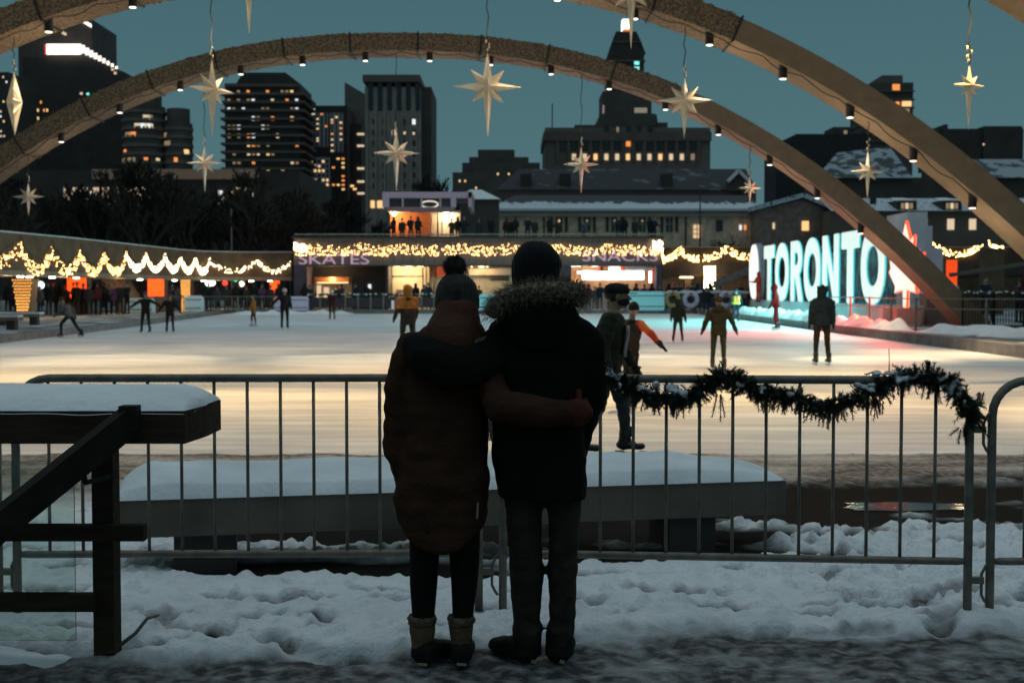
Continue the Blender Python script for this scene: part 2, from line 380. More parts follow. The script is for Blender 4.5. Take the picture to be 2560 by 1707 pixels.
def bank(name,label,pts,w,h,seed,base=.28,grp=None):
    """ploughed bank of snow along a path"""
    pts=[Vector((*p,0)) for p in pts]; L=sum((b-a).length for a,b in zip(pts[:-1],pts[1:])); n=max(12,int(L/.22)); vs=[];fs=[];M=9
    for i in range(n+1):
        s=L*i/n; 
        for a,b in zip(pts[:-1],pts[1:]):
            if s<=(b-a).length+1e-6: break
            s-=(b-a).length
        t=(b-a).normalized(); c=a+t*min(s,(b-a).length); nrm=Vector((t.y,-t.x,0)); e=min(1,i/4,(n-i)/4)
        for k in range(M):
            u=k/(M-1)*2-1; hh=h*e*(1-u*u)*(.65+.7*noise.noise(Vector((i*.33+seed,u*1.2,seed))))
            p=c+nrm*(u*w/2*(1+.3*noise.noise(Vector((i*.2,seed,3))))); vs.append((p.x,p.y,base-.02+max(0,hh)+.03*noise.noise(Vector((i*.9,u*3,seed)))*e))
    for i in range(n):
        for k in range(M-1): fs.append((i*M+k,i*M+k+1,(i+1)*M+k+1,(i+1)*M+k))
    mb=MB().add(vs,fs); o=mb.build(name,snow,None,True); return tag(o,label,'snow bank',grp)
bank('snow_bank','long bank of ploughed snow glowing cyan in front of the illuminated letters',[(12.95,73),(12.75,51)],.9,.5,3)
bank('snow_bank','low bank of ploughed snow lit red below the glowing leaf',[(12.7,50.5),(12.6,41)],.9,.42,8)
bank('snow_bank','grey lumpy snow bank on the kerb at the foot of the far arch',[(12.9,40.6),(15,37),(18,36)],1.2,.35,5)
bank('snow_bank','ploughed heap of snow on the far left edge of the ice',[(-18.6,83),(-10.5,86.2)],1.3,.32,12,base=0)
# ------------------------------------------------------------------ three concrete arches over the rink
archm=mat('arch_concrete',(.19,.14,.092),.85,var=.12,scale=3,bump=.12,bscale=14)
netm=mat('arch_netting',(.065,.047,.032),.9,scale=15,col2=(.19,.14,.092),cutoff=(.38,.6),bump=.7,bscale=30)
wirem=mat('black_cable',(.012,.012,.011),.6)
lens=mat('lamp_lens',(.9,.9,.85),.2,emit=(1,.95,.82),es=2.2)
ARCH=[(21.0,-3.1),(31.5,-3.7),(42.0,-3.8)]
HS,RISE,APEX,PW=19.7,9.65,9.93,2.3
def arch_z(dx): return APEX-RISE*min(1.0,abs(dx)/HS)**PW
def arch_frame(dx):
    e=.02; t=Vector((2*e,0,arch_z(dx+e)-arch_z(dx-e))).normalized() if abs(dx)<HS-.03 else Vector((.02,0,(arch_z(abs(dx)-.02)-arch_z(abs(dx)))*(-1 if dx>0 else 1))).normalized()
    n=Vector((-t.z,0,t.x));  th=.53+.12*(abs(dx)/HS)**2
    return Vector((dx,0,arch_z(dx))),n,th
def arch_inner(dx): p,n,th=arch_frame(dx); return p-n*th
def arch_ring(cx,d,dx,off=0.):
    p,n,th=arch_frame(dx); o=p+n*off; i=p-n*(th+off); y0=d-off; y1=d+1.35+off
    return [Vector((cx+q.x,y,q.z)) for q,y in ((o,y0),(o,y1),(i,y1),(i,y0))]
names=['nearest','middle','farthest']
LAMPDX={0:[-15.2+2.35*i for i in range(13)],
        1:[-15.2+2.25*i for i in range(14)],
        2:None}
lampx3=[130,268,410,552,696,842,990,1131,1272,1408,1540,1664,1785,1897,2000]
LAMPDX[2]=[]
for lx in lampx3:
    X=(lx*K-1280)/F*42.4+3.8
    LAMPDX[2].append(X)
lampx2=[1288,1468,1643,1815,1973,2122,2262]
LAMPDX[1]=[(lx*K-1280)/F*31.9+3.7 for lx in (-190,-40,108,305,500,700,900,1100)+tuple(lampx2)]
arches=[]
for ai,(d,cx) in enumerate(ARCH):
    lab=['nearest concrete arch, only its leg cutting the top right corner','middle concrete arch, wrapped in netting, its top out of the frame','farthest concrete arch spanning the whole rink, its right foot beside the leaf'][ai]
    t=thing('concrete_arch',lab,'arch',(cx,d,0),'concrete arches over the rink'); arches.append(t)
    N=110; dxs=[-HS+2*HS*i/N for i in range(N+1)]
    MB().loft([arch_ring(cx,d,x) for x in dxs]).build('beam',archm,t)
    # netting over the upper part, with a ragged top edge of bunched mesh
    lim=9.3 if ai else 8.0
    dn=[-15.5+(15.5+lim)*i/150 for i in range(151)]
    MB().loft([arch_ring(cx,d,x,.014+.008*noise.noise(Vector((x*3,ai,0)))) for x in dn]).build('netting',netm,t)
    rg=MB()
    for i in range(420):
        x=R.uniform(-15.5,lim); p,n,th=arch_frame(x); side=R.random()
        y=R.choice((d-.03,d-.03,d+1.38)); q=Vector((cx+p.x,y,p.z))+n*R.uniform(0,.03) if side<.75 else Vector((cx,y,0))+p-n*(th+.02)
        s=R.uniform(.02,.05); rg.ell(q,(s*R.uniform(.8,2),.02,s*.45),5,3)
    rg.build('net_fringe',netm,t,stuff=True)
    bx=-14.6
    while bx<lim+.2:
        MB().tube([p for p in arch_ring(cx,d,bx+R.uniform(-.1,.1),.045)],.028,6,closed=True).build('cable_band',wirem,t); bx+=2.18
    # festoon cable along the soffit
    pts=[]
    for i in range(161):
        x=-15.5+31*i/160; p=arch_inner(x); pts.append(Vector((cx+p.x,d+.10+.1*math.sin(i*.9),p.z-.04-.10*abs(math.sin(i*.62)))))
    MB().tube(pts,.014,5).build('festoon_cable',wirem,t)
    for k,dx in enumerate(LAMPDX[ai]):
        p=arch_inner(dx); n=arch_frame(dx)[1]
        base=Vector((cx+p.x,d+.30,p.z+.12))
        if ai==0: w='nearest'
        else: w=names[ai]
        sp=thing('spotlight','black can spotlight under the %s arch, %s from its left end'%(w,ORD[k]),'spotlight',base-Vector((0,0,.42)),'spotlights under the arches')
        b=base
        MB().cyl(b+Vector((0,0,-.40)),.105,.36,14).cyl(b+Vector((0,0,-.41)),.112,.03,14).build('housing',black,sp,False)
        MB().cyl(b+Vector((0,0,-.06)),.03,.16,8).box(b.x-.09,b.x+.09,b.y-.04,b.y+.04,b.z+.04,b.z+.07).build('bracket',black,sp)
        MB().ell(b+Vector((0,0,-.415)),(.088,.088,.02),12,6).build('lens',lens,sp,True)
        if k%2==0:  # added fill light below every second can to brighten the soffit; no lamp there
            S_=bpy.data.lights.new('soffit_fill','POINT'); S_.energy=(44,44,26)[ai]; S_.color=(1,.74,.45); S_.shadow_soft_size=.25
            s2=bpy.data.objects.new('soffit_fill_light',S_); COL.objects.link(s2); s2.parent=sp; s2.location=(0,.35,-1.0)
        if -16<cx+dx<13.5 :
            L=bpy.data.lights.new('spot_beam','SPOT'); L.spot_size=rad(([58,46,46][k%3],38,50)[ai] if k%3<2 else 92); L.spot_blend=.6; L.shadow_soft_size=.1
            ty=[(-4.9,4.0,0)[k%3],(-2.4,3.6,0)[k%3],(-3,3,0)[k%3]][ai]
            L.energy=[3300,1850,150][ai]*((1.0,(.95,.22)[ai],(.3,.42)[ai])[k%3] if ai<2 else (.25,.0,1.6)[k%3]); L.color=[(1,.62,.23),(1,.76,.43),(1,.74,.52)][ai]
            if ai==2 and k%3==1: L.energy=3000; L.color=(.45,.82,1); L.spot_size=rad(34); ty=30
            lo=bpy.data.objects.new('beam_light',L); COL.objects.link(lo); lo.parent=sp; lo.location=(0,0,-.03)
            lo.rotation_euler=Vector((0,ty,-(base.z-.4))).to_track_quat('-Z','Y').to_euler()

# ------------------------------------------------------------------ hanging eight-pointed stars
starm=mat('star_cream',(.62,.56,.44),.45,var=.10,scale=3,spec=.5)
LEN={90:1.0,270:1.5,0:1.0,180:1.0,45:.70,135:.70,225:.66,315:.66}
def star(lab,dx,dy,hw,ai,rz=0,top=1.0,bot=1.45,tilt=0,grp='hanging stars'):
    d=ARCH[ai][0]+.55; c=at(dx,dy,d); s=hw*K/F*d; cx=ARCH[ai][1]
    t=thing('hanging_star',lab,'star',c,grp)
    mb=MB(); angs=sorted(LEN); tips=[];val=[]
    for a in angs:
        L=LEN[a]*s
        if a==90: L=top*s
        if a==270: L=bot*s
        tips.append(Vector((L*math.cos(rad(a)),0,L*math.sin(rad(a)))))
        b=a+22.5; val.append(Vector((.32*s*math.cos(rad(b)),0,.32*s*math.sin(rad(b)))))
    vs=[Vector((0,-.27*s,0)),Vector((0,.27*s,0))]+tips+val; fs=[]
    for k in range(8):
        T=2+k; V=10+k; Vp=10+(k-1)%8
        fs+=[(0,Vp,T),(0,T,V),(1,T,Vp),(1,V,T)]
    M=Matrix.Rotation(rz,4,'Z')@Matrix.Rotation(tilt,4,'Y')
    mb.add([c+M@v for v in vs],fs).build('star_body',starm,t)
    tp=c+M@Vector((0,0,top*s))
    ddx=max(-18.5,min(18.5,tp.x-cx)); zt=arch_inner(ddx).z if abs(arch_inner(ddx).x-ddx)<.6 else arch_z(ddx)-.6
    # the soffit sits a little inwards of the outer curve on the legs
    lo,hi=-19.6,19.6
    best=min((abs(arch_inner(q/20).x-ddx),q/20) for q in range(-392,393)); zt=arch_inner(best[1]).z
    if zt<tp.z+.25: zt=tp.z+.9
    pts=[tp+Vector((.03*math.sin(i*2.1)*(0<i<8),0,(zt-tp.z)*i/8)) for i in range(9)]
    MB().tube(pts,.013,5).build('wire',wirem,t)
    kb=MB()
    for i in range(4): kb.ell(tp+Vector((R.uniform(-.04,.04),0,.06+i*.07)),(.02,.018,.04),6,4)
    kb.build('wire_knot',starm,t)
    return t
star('biggest cream star, hanging centrally in front of the crown of the far arch',1120,200,78,1,rad(6),1.0,1.47)
star('cream star turned half sideways, overlapping the left shoulder of the far arch',487,207,66,1,rad(52),1.06,1.65)
star('cream star hanging just below the sideways star beside the balcony tower',470,375,42,2,rad(4),.95,1.62)
star('cream star in front of the grey concrete office tower',910,352,54,2,rad(5),.93,1.62)
star('cream star in front of the row of lit courthouse windows',1335,378,42,2,rad(3),.98,1.6)
star('cream star overlapping the right half of the far arch beside the clock tower',1572,231,63,1,rad(-4),.83,1.4)
star('slender star twisted edgewise against empty sky at the top right',2226,197,48,0,rad(22),1.0,2.15)
star('small cream star below the right leg of the middle arch',1993,394,43,1,rad(8),1.1,1.47)
star('smallest star, yellowish, hanging over the snowy roof of the long hall',1722,432,28,2,rad(6),.98,1.35)
star('dim small star over dark bare trees at the far left',65,452,38,2,rad(0),.84,1.15)
star('star seen edge-on at the far left above the spring of the far arch',33,236,64,1,rad(107),1.1,1.16)
star('star cut by the top edge with only its long lower spike showing, left of centre',571,-62,78,0,rad(20),1,1.8)
star('star cut by the top edge in front of the glowing beacon of the courthouse tower',1450,-22,78,0,rad(5),1,1.72)
# ------------------------------------------------------------------ steel crowd barriers
def barrier(lab,x0,y0,x1,y1,nb=13,zb=.29,zt=1.165,feet=True,ends=(1,1),hook_at=1):
    a=Vector((x0,y0,0)); b=Vector((x1,y1,0)); t=(b-a).normalized(); c=(a+b)/2; L=(b-a).length
    th=thing('crowd_barrier',lab,'barrier',(c.x,c.y,0),'steel crowd barriers')
    r=.021; rc=.17
    def P(s,z,off=0): q=a+t*s; n=Vector((-t.y,t.x,0)); return Vector((q.x,q.y,z))+n*off
    pts=[P(0,.0)]+[P(0,z) for z in (.3,.6,zt-rc)]
    for k in range(1,7): an=math.pi/2*k/6; pts.append(P(rc-rc*math.cos(an),zt-rc+rc*math.sin(an)))
    for k in range(1,9): pts.append(P(rc+(L-2*rc)*k/9,zt))
    for k in range(0,7): an=math.pi/2*k/6; pts.append(P(L-rc+rc*math.sin(an),zt-rc+rc*math.cos(an)))
    pts+=[P(L,z) for z in (.6,.3,.0)]
    MB().tube(pts,r,10).build('top_frame',galv,th,True)
    MB().tube([P(0,zb),P(.05,zb),P(L/2,zb),P(L-.05,zb),P(L,zb)],[.012,.019,.019,.019,.012],10).build('bottom_rail',galv,th,True)
    for k in range(1,nb+1):
        s=L*k/(nb+1); zt2=zt-.012
        MB().tube([P(s,zb),P(s,zt2)],.0085,7).build('bar',galv,th,True)
    for z in (.93,.20):   # hook and eye at the right-hand end
        e=L if hook_at else 0; sg=1 if hook_at else -1
        mb=MB(); q0=P(e,z); q1=P(e+sg*.075,z)
        mb.beam(q0,q1,.03,.032); mb.build('hinge_eye',galv,th)
        MB().tube([P(e+sg*.12,z+.10),P(e+sg*.085,z+.07),P(e+sg*.065,z+.03),P(e+sg*.065,z-.07),P(e+sg*.08,z-.10),P(e+sg*.095,z-.12)],.0075,6).build('hinge_hook',galv,th,True)
    return th
# left, right and the next one starting at the right edge; one more ends at the left edge
pL0=gnd(42,1405); pL1=gnd(1100,1402); pR0=gnd(1155,1402); pR1=gnd(2221,1425); pN=gnd(2272,1425)
barrier('steel crowd barrier left of the couple, behind the timber handrail',pL0.x,pL0.y,pL1.x,pL1.y)
barrier('steel crowd barrier right of the couple, draped with a fir garland',pR0.x,pR0.y,pR1.x,pR1.y)
barrier('steel crowd barrier cut off by the right edge of the frame',pN.x,pN.y,pN.x+2.3,pN.y+.02)
barrier('steel crowd barrier of which only a coupling shows at the left edge',pL0.x-2.42,pL0.y+.05,pL0.x-.10,pL0.y+.02)

# ------------------------------------------------------------------ fir garland on the right barrier
dR=pR0.y
def gp(dx,dy):
    f=(dx-1155)/(2221-1155); return at(dx,dy,pR0.y+(pR1.y-pR0.y)*f-.03)
line=[(1130,870),(1128,900),(1380,852),(1400,862),(1440,885),(1480,905),(1520,918),(1560,915),(1600,905),(1640,872),(1665,858),(1690,872),(1720,890),(1770,905),(1830,915),(1880,935),(1920,932),(1960,918),(2000,905),(2040,880),(2090,862),(2140,862),(2180,880),(2215,915),(2240,940),(2232,965)][2:]
gt=thing('fir_garland','snow-dusted green fir garland drooping along the right barrier','garland',gp(1400,862))
needle=mat('fir_needles',(.014,.032,.018),.6,var=.5,scale=5,spec=.3); twigm=mat('fir_twig',(.05,.035,.02),.8)
def resample(pts,step):
    out=[pts[0]]; acc=0
    for p,q in zip(pts[:-1],pts[1:]):
        L=(q-p).length; n=max(1,int(L/step))
        for i in range(1,n+1): out.append(p+(q-p)*i/n)
    return out
gl=resample([gp(*p) for p in line],.012)
MB().tube(gl[::3],.010,6).build('core_wire',twigm,gt)
nm=MB(); tm=MB()
def sprig(mbn,mbt,p,dr,L,nn=60,nl=.027):
    dr=dr.normalized(); x=dr.orthogonal().normalized(); y=dr.cross(x); sag=Vector((0,0,-.12))
    pts=[p+dr*L*s+sag*L*s*s for s in (0,.33,.66,1)]
    mbt.tube(pts,[.0028,.0024,.002,.001],4)
    for i in range(nn):
        s=(i+.5)/nn; q=p+dr*L*s+sag*L*s*s; an=R.uniform(0,6.283); rd=x*math.cos(an)+y*math.sin(an)
        e=q+(rd*.85+dr*.65)*nl*R.uniform(.75,1.2)*(1-.35*s); w=dr.cross(rd)*.0019
        mbn.add([q-w,q+w,e],[(0,1,2)])
for i,p in enumerate(gl):
    for k in range(6):
        tdir=(gl[min(i+3,len(gl)-1)]-gl[max(i-3,0)]).normalized()
        v=Vector((R.gauss(0,1),R.gauss(0,.8),R.gauss(-.15,1))); v=(v-tdir*v.dot(tdir)*.4)
        sprig(nm,tm,p+Vector((R.uniform(-.01,.01),0,R.uniform(-.012,.012))),v,R.uniform(.04,.085))
for dx,dy,L in ((1650,905,.11),(1560,925,.07),(1745,900,.09),(1895,935,.10),(1930,930,.07),(2010,915,.09),(2020,920,.06),(2150,875,.11),(2130,880,.07),(1500,910,.06),(2255,900,.06),(2130,850,-.05),(2215,985,.07),(1790,915,.06)):
    for k in range(3): sprig(nm,tm,gp(dx+R.uniform(-10,10),dy),Vector((R.uniform(-.3,.3),R.uniform(-.2,.2),-1 if L>0 else 1)),abs(L)*R.uniform(.8,1.1),70)
for k in range(26):
    q=gp(2225+R.uniform(-22,22),950+R.uniform(-40,35)); sprig(nm,tm,q,Vector((R.gauss(0,1),R.gauss(0,1),R.gauss(-.5,1))),R.uniform(.05,.09),50)
nm.build('needles',needle,gt,recalc=False,stuff=True); tm.build('twigs',twigm,gt,stuff=True)
gsn=mat('garland_snow',(.62,.63,.66),.8,var=.15,scale=30,bump=.5,bscale=60)
def clump(dx,dy,rx,rz,n=9):
    mb=MB(); c=gp(dx,dy)
    for i in range(n): mb.ell(c+Vector((R.gauss(0,rx*.5),R.gauss(0,.018),R.gauss(0,rz*.4))),(rx*R.uniform(.25,.5),.022,rz*R.uniform(.35,.6)),8,5)
    me=remesh(mb,.006,3); wrinkle(me,.005,60,60,60); return obj('snow_clump',me,gsn,gt,gt.location)
for c in ((1480,893,.04,.02),(1700,885,.03,.02),(1750,893,.03,.018),(1880,922,.03,.016),(1940,912,.025,.015),(2160,868,.04,.02),(2225,925,.025,.03),(1405,858,.055,.025),(1425,890,.03,.03),(1530,893,.06,.03),(1568,905,.035,.035),(1820,905,.03,.015),(1990,888,.055,.022),(2062,872,.05,.025),(2085,862,.05,.03),(2120,860,.05,.018),(2190,885,.05,.03),(2010,858,.05,.012),(2040,856,.04,.012),(2205,905,.03,.03)): clump(*c)
# thin twig standing up from the rail
q=gp(2042,872); MB().tube([q,q+Vector((0,0,.085)),q+Vector((-.002,0,.15))],[.003,.0025,.002],5).build('stalk',twigm,gt)
# second garland end behind the couple
g2=thing('fir_garland','end of a fir garland glimpsed in the gap between the couple','garland',at(1127,950,6.35))
n2=MB();t2=MB()
for i in range(40):
    q=at(1127+R.uniform(-8,8),925+i*2.2,6.38); sprig(n2,t2,q,Vector((R.gauss(0,1),R.gauss(0,1),R.gauss(-.3,1))),R.uniform(.035,.06),34)
n2.build('needles',needle,g2,recalc=False,stuff=True); t2.build('twigs',twigm,g2,stuff=True)

# ------------------------------------------------------------------ stone bench under snow between barrier and ice
b0=Vector((-2.25,7.16,0)); b1=Vector((1.71,7.95,0)); ux=(b1-b0).normalized(); uy=Vector((-ux.y,ux.x,0)); LB=(b1-b0).length
bt=thing('stone_bench','long low stone bench under thick snow between the barrier and the ice','bench',b0)
def bbox(mb,s0,s1,w0,w1,z0,z1):
    vs=[b0+ux*s+uy*w+Vector((0,0,z)) for z in (z0,z1) for w in (w0,w1) for s in (s0,s1)]
    return mb.add(vs,[(0,2,3,1),(4,5,7,6),(0,1,5,4),(2,6,7,3),(0,4,6,2),(1,3,7,5)])
benchm=mat('bench_concrete',(.115,.095,.08),.85,var=.25,scale=3,bump=.3,bscale=40)
bbox(MB(),0,LB,0,.55,.20,.42).build('seat_slab',benchm,bt)
for s0,s1 in ((.33,.68),(3.3,3.6)): bbox(MB(),s0,s1,.06,.48,-.12,.198).build('leg',darkconc,bt)
vs=[];fs=[];NS,NW=120,18
for i in range(NS+1):
    for j in range(NW+1):
        s=LB*i/NS; w=j/NW; ed=max(0,min(1,(i/NS)*22,(1-i/NS)*16)); e2=max(0,1-(2*w-1)**6)
        prof=.055+.095*math.sin(min(1,w*1.25)*math.pi*.5) if w<.85 else .15*max(0,1-((w-.85)/.15)**2)**.5
        if w==0: prof=.0
        h=prof*ed**.5*(1+.24*noise.noise(Vector((s*1.1,w*1.6,3)))+.10*noise.noise(Vector((s*4,w*4,9)))+(.12 if i<NS*.9 and i>NS*.55 else 0)*noise.noise(Vector((s*7,w,5))))
        if s>3.35: h*=1-.55*ramp(3.35,3.9,s)*(1 if w>.6 else .55)
        vs.append(b0+ux*(s-.005)+uy*(w*.57-.012)+Vector((0,0,.421+h-(.006 if w==0 else 0))))
for i in range(NS):
    for j in range(NW): q=i*(NW+1)+j; fs.append((q,q+NW+1,q+NW+2,q+1))
MB().add(vs,fs).build('snow_cover',snow,bt,True)

# ------------------------------------------------------------------ timber stair handrail, lower left
hr=thing('stair_railing','dark timber stair railing with a thick snow-capped top beam at the lower left','railing',(-1.82,5.45,0))
dF=5.05
fl=at(-260,1022,dF); fr=at(424,1005,dF); zt=at(0,944,dF).z; zb=at(0,1019,dF).z
xe=at(476,960,dF+.27).x; xc=at(424,960,dF).x
top=[(fl.x,dF),(xc,dF),(xe,dF+.26),(xe,dF+.52),(fl.x,dF+.52)]
MB().prism(top,'z',zb,zt).build('top_beam',timber,hr)
# snow loaf on the beam
vs=[];fs=[];NS,NW=90,14; x0=fl.x; x1=xe
for i in range(NS+1):
    x=x0+(x1-x0)*i/NS
    yf=dF if x<xc else dF+.26*(x-xc)/(xe-xc)
    yb=dF+.52
    for j in range(NW+1):
        w=j/NW; y=yf+.004+(yb-yf-.008)*w
        ed=max(0,min(1,(1-i/NS)*9))**.5; h=.075*min(1,(w*3.2))**.7*(1-max(0,(w-.8)/.2)**2*.75)*ed*(1+.22*noise.noise(Vector((x*2.2,y*3,1))))+.004
        if w==0: h=-.012-.010*noise.noise(Vector((x*5,0,0))) if ed>.2 else 0
        vs.append((x,y-(.006 if w==0 else 0),zt+h))
for i in range(NS):
    for j in range(NW): q=i*(NW+1)+j; fs.append((q,q+NW+1,q+NW+2,q+1))
MB().add(vs,fs).build('snow_cap',snow,hr,True)
dP=5.5; pl=at(214,1400,dP).x; pr=at(262,1400,dP).x
pm=MB(); pm.box(pl,pr,dP,dP+.10,-.05,zb-.003); pm.build('post',timber,hr)
ds=5.0
p1=at(296,966,ds); p0=at(-300,1440,4.3)
s1=at(320,955,ds)
MB().beam(Vector((p0.x,4.35,p0.z)),p1,.07,.105).box(p1.x-.03,at(318,960,ds).x,ds-.036,ds+.036,p1.z-.035,p1.z+.06).build('handrail',darksteel,hr)
for (ya,yb,xr,nm_) in ((1207,1243,330,'mid_rail'),(1366,1405,214,'lower_rail')):
    dq=dP-.06; a=at(-250,ya,dq); b2=at(xr,yb,dq)
    MB().box(a.x,b2.x,dq,dq+.058,b2.z,a.z).build(nm_,timber,hr)
# bracket below the handrail
q0=at(190,1085,5.2); q1=at(196,1108,5.2); q2=at(250,1095,5.45)
MB().tube([at(190,1060,5.1),q0,q1,q2],.012,6).build('rail_bracket',darksteel,hr)
glass=mat('balustrade_glass',(.75,.86,.80),.03,var=.02,trans=1.0,spec=.5)
gp0=at(-260,1056,dP+.07); gp1=at(183,1463,dP+.07)
MB().box(gp0.x,gp1.x,dP+.02,dP+.03,gp1.z,gp0.z).build('glass_pane',glass,hr)
# snow-covered stair edge at the bottom left
st=thing('stair_step','dark snow-edged stair step at the bottom left corner','step',(-2.4,5.2,0))
sx=at(112,1540,5.2).x
MB().box(-4.5,sx,4.4,5.42,-.155,-.02).build('tread',darkconc,st)
# low kerb of snow along the foot of the railing
bank('snow_bank','small ridge of snow along the foot of the glass railing',[(-4.2,5.66),(-1.75,5.60)],.34,.10,21,base=0)
# small meltwater puddle with the lights mirrored in it
pc_=gnd(2068,1155); vs=[(pc_.x+.5*math.cos(a)*(1+.7*noise.noise(Vector((math.cos(a)*2.6,math.sin(a)*1.6,3)))),pc_.y+.20*math.sin(a)*(1+.4*noise.noise(Vector((math.cos(a)*2,math.sin(a)*2,9)))),-.024) for a in [2*math.pi*i/40 for i in range(40)]]
struct(MB().add(vs,[tuple(range(40))]),'puddle_water',mat('puddle',(.02,.02,.02),.08,var=.2,bump=.25,bscale=6,spec=.6))
# fallen dark strip stuck in the snow by the post
q=[gnd(365,1412,.05),gnd(338,1420,.07),gnd(310,1455,.05),gnd(250,1500,.03)]
o=MB().tube(q,[.005,.008,.009,.010],7).build('rubber_strip',black,None,True); tag(o,'dark bent strip half sunk in the snow beside the railing post','strip')
# ------------------------------------------------------------------ people
skinm=mat('skin',(.30,.19,.13),.6,var=.15,scale=12)
eyem=mat('eye_dark',(.02,.015,.012),.2)
bladem=mat('skate_blade',(.45,.45,.45),.3,metal=.9)
def cloth(name,col,rough=.85,var=.3,bump=.35,scale=9,**k): return mat('cloth_'+name,col,rough,var=var,scale=scale,bump=bump,bscale=60,spec=.2,**k)
C_black=cloth('black',(.016,.016,.018)); C_char=cloth('charcoal',(.035,.035,.04)); C_navy=cloth('navy',(.018,.024,.035)); C_olive=cloth('olive',(.017,.018,.013))
C_green=cloth('green',(.018,.030,.017)); C_must=cloth('mustard',(.22,.10,.025)); C_red=cloth('red',(.55,.035,.015)); C_maroon=cloth('maroon',(.05,.012,.013)); C_teal=cloth('teal',(.009,.022,.034))
C_grey=cloth('grey',(.08,.09,.10)); C_denim=cloth('denim',(.032,.035,.04)); C_white=cloth('white',(.5,.5,.52)); C_brown=cloth('brown',(.045,.032,.022)); C_orange=cloth('orange',(.75,.13,.03)); C_lime=cloth('lime',(.45,.7,.08)); C_purple=cloth('purple',(.09,.04,.10))
def rotx(v,a): c,s=math.cos(a),math.sin(a); return Vector((v.x,v.y*c-v.z*s,v.y*s+v.z*c))
def roty(v,a): c,s=math.cos(a),math.sin(a); return Vector((v.x*c+v.z*s,v.y,-v.x*s+v.z*c))
UPV=Vector((0,0,1))
def person(label,loc,H=1.72,rz=0,legs=((0,0,.04),(0,0,.04)),arms=((0,.12,.15),(0,.12,.15)),lean=0.,head=(0,0),jacket=C_black,trousers=C_black,hat=None,hood=False,
           skates=False,vest=False,bag=None,kid=False,coat=.05,vox=.026,group=None,hatcol=None,bobble=False,hair=None,pants_group=True,gloves=True,cap=False,stripe=None,mask=False,shirt=None,sleeve=None,quilt=False):
    """a posed figure facing +Y before rz; legs/arms = (left,right): leg (hip pitch, knee bend, spread), arm (pitch, raise sideways, elbow bend)"""
    s=H/1.75; sg=(-1,1); body=MB(); jk=MB()
    hipC=Vector((0,0,.92))
    def tor(v): return rotx(v,-lean)
    J={}
    zmin=9
    for i in (0,1):
        hp,kb,spd=legs[i]; h=hipC+Vector((sg[i]*.095,0,-.02))
        d1=roty(rotx(Vector((0,0,-1)),hp),-sg[i]*spd); d2=roty(rotx(Vector((0,0,-1)),hp-kb),-sg[i]*spd)
        kn=h+d1*.43; an=kn+d2*.41; J[i]=(h,kn,an,hp-kb); zmin=min(zmin,an.z)
    drop=zmin-(.155 if skates else .09)
    dz=Vector((0,0,-drop)); hipC=hipC+dz
    feet=[]
    for i in (0,1):
        h,kn,an,fp=[q+dz if isinstance(q,Vector) else q for q in J[i]]
        body.cone(h,kn,.088,.060); body.cone(kn,an,.060,.045)
        fp2=max(-.9,min(.5,fp if an.z>(.20 if skates else .14) else 0))
        fd=rotx(Vector((0,1,0)),fp2); dn=rotx(Vector((0,0,-1)),fp2)
        body.cone(an+dn*.03-fd*.03,an+dn*.05+fd*.13,.045,.036); feet.append((an,fd,dn))
    body.ell(hipC+Vector((0,0,.02)),(.165,.115,.13))
    up=tor(UPV); fw=tor(Vector((0,1,0)))
    sh=hipC+up*.50; body.cone(hipC+up*.1,sh-up*.03,.125,.12); body.cone(sh-up*.02,sh+up*.12,.062,.055)
    hs=1.18 if kid else 1.0
    hd=sh+up*(.235+.03*(hs-1))+fw*.02
    Mh=Matrix.Rotation(head[1],3,'Z')@Matrix.Rotation(-head[0]-lean*.35,3,'X')
    def hv(x,y,z): return hd+Mh@Vector((x*hs,y*hs,z*hs))
    body.ell(hv(0,-.01,.03),(.078*hs,.098*hs,.105*hs),rot=Mh); body.ell(hv(0,.02,-.05),(.060*hs,.075*hs,.075*hs),rot=Mh)
    body.cone(hv(0,.085,.015),hv(0,.115,-.022),.012*hs,.017*hs,8); body.ell(hv(0,.09,-.065),(.026*hs,.014*hs,.010*hs),8,5)
    for e in sg: body.ell(hv(e*.080,-.01,0),(.014*hs,.024*hs,.034*hs),8,5)
    hands=[]
    jr=1.0
    for i in (0,1):
        ap,ab,el=arms[i]; S=sh+Vector((sg[i]*.185,0,-.01))
        d1=rotx(roty(Vector((0,0,-1)),-sg[i]*ab),ap-lean); d2=rotx(roty(Vector((0,0,-1)),-sg[i]*max(0,ab-.10)),ap+el-lean)
        E=S+d1*.28; Wr=E+d2*.25
        body.cone(S,E,.05,.04); body.cone(E,Wr,.04,.028)
        jk.cone(S,E,.078,.064); jk.cone(E,Wr-d2*.01,.064,.050)
        hands.append((Wr,d2,i)); armp=(S,E,Wr)
        # palm, four fingers and thumb
        sd=d2.cross(Vector((sg[i],0,0)));  sd=sd.normalized() if sd.length>.1 else Vector((0,1,0)); nr=d2.cross(sd)
        body.cone(Wr,Wr+d2*.07,.028,.036,10)
        for f in range(4):
            q=Wr+d2*.085+sd*(.033-.022*f); l=(.062,.072,.068,.054)[f]; k=q+d2*l*.55; body.cone(q,k,.0115,.0105,8); body.cone(k,k+(d2*.9+nr*.45*sg[i]).normalized()*l*.5,.0105,.009,8)
        q=Wr+d2*.03+sd*.03; body.cone(q,q+(d2*.7+sd*.7)*.055,.013,.010,8)
    # torso of the jacket: shoulders, chest, waist, flared hem
    x=Vector((1,0,0)); prof=[(-coat-.02,.185,.135),(.06,.18,.132),(.20,.17,.125),(.34,.195,.135),(.44,.20,.125),(.51,.135,.095),(.555,.085,.08)]
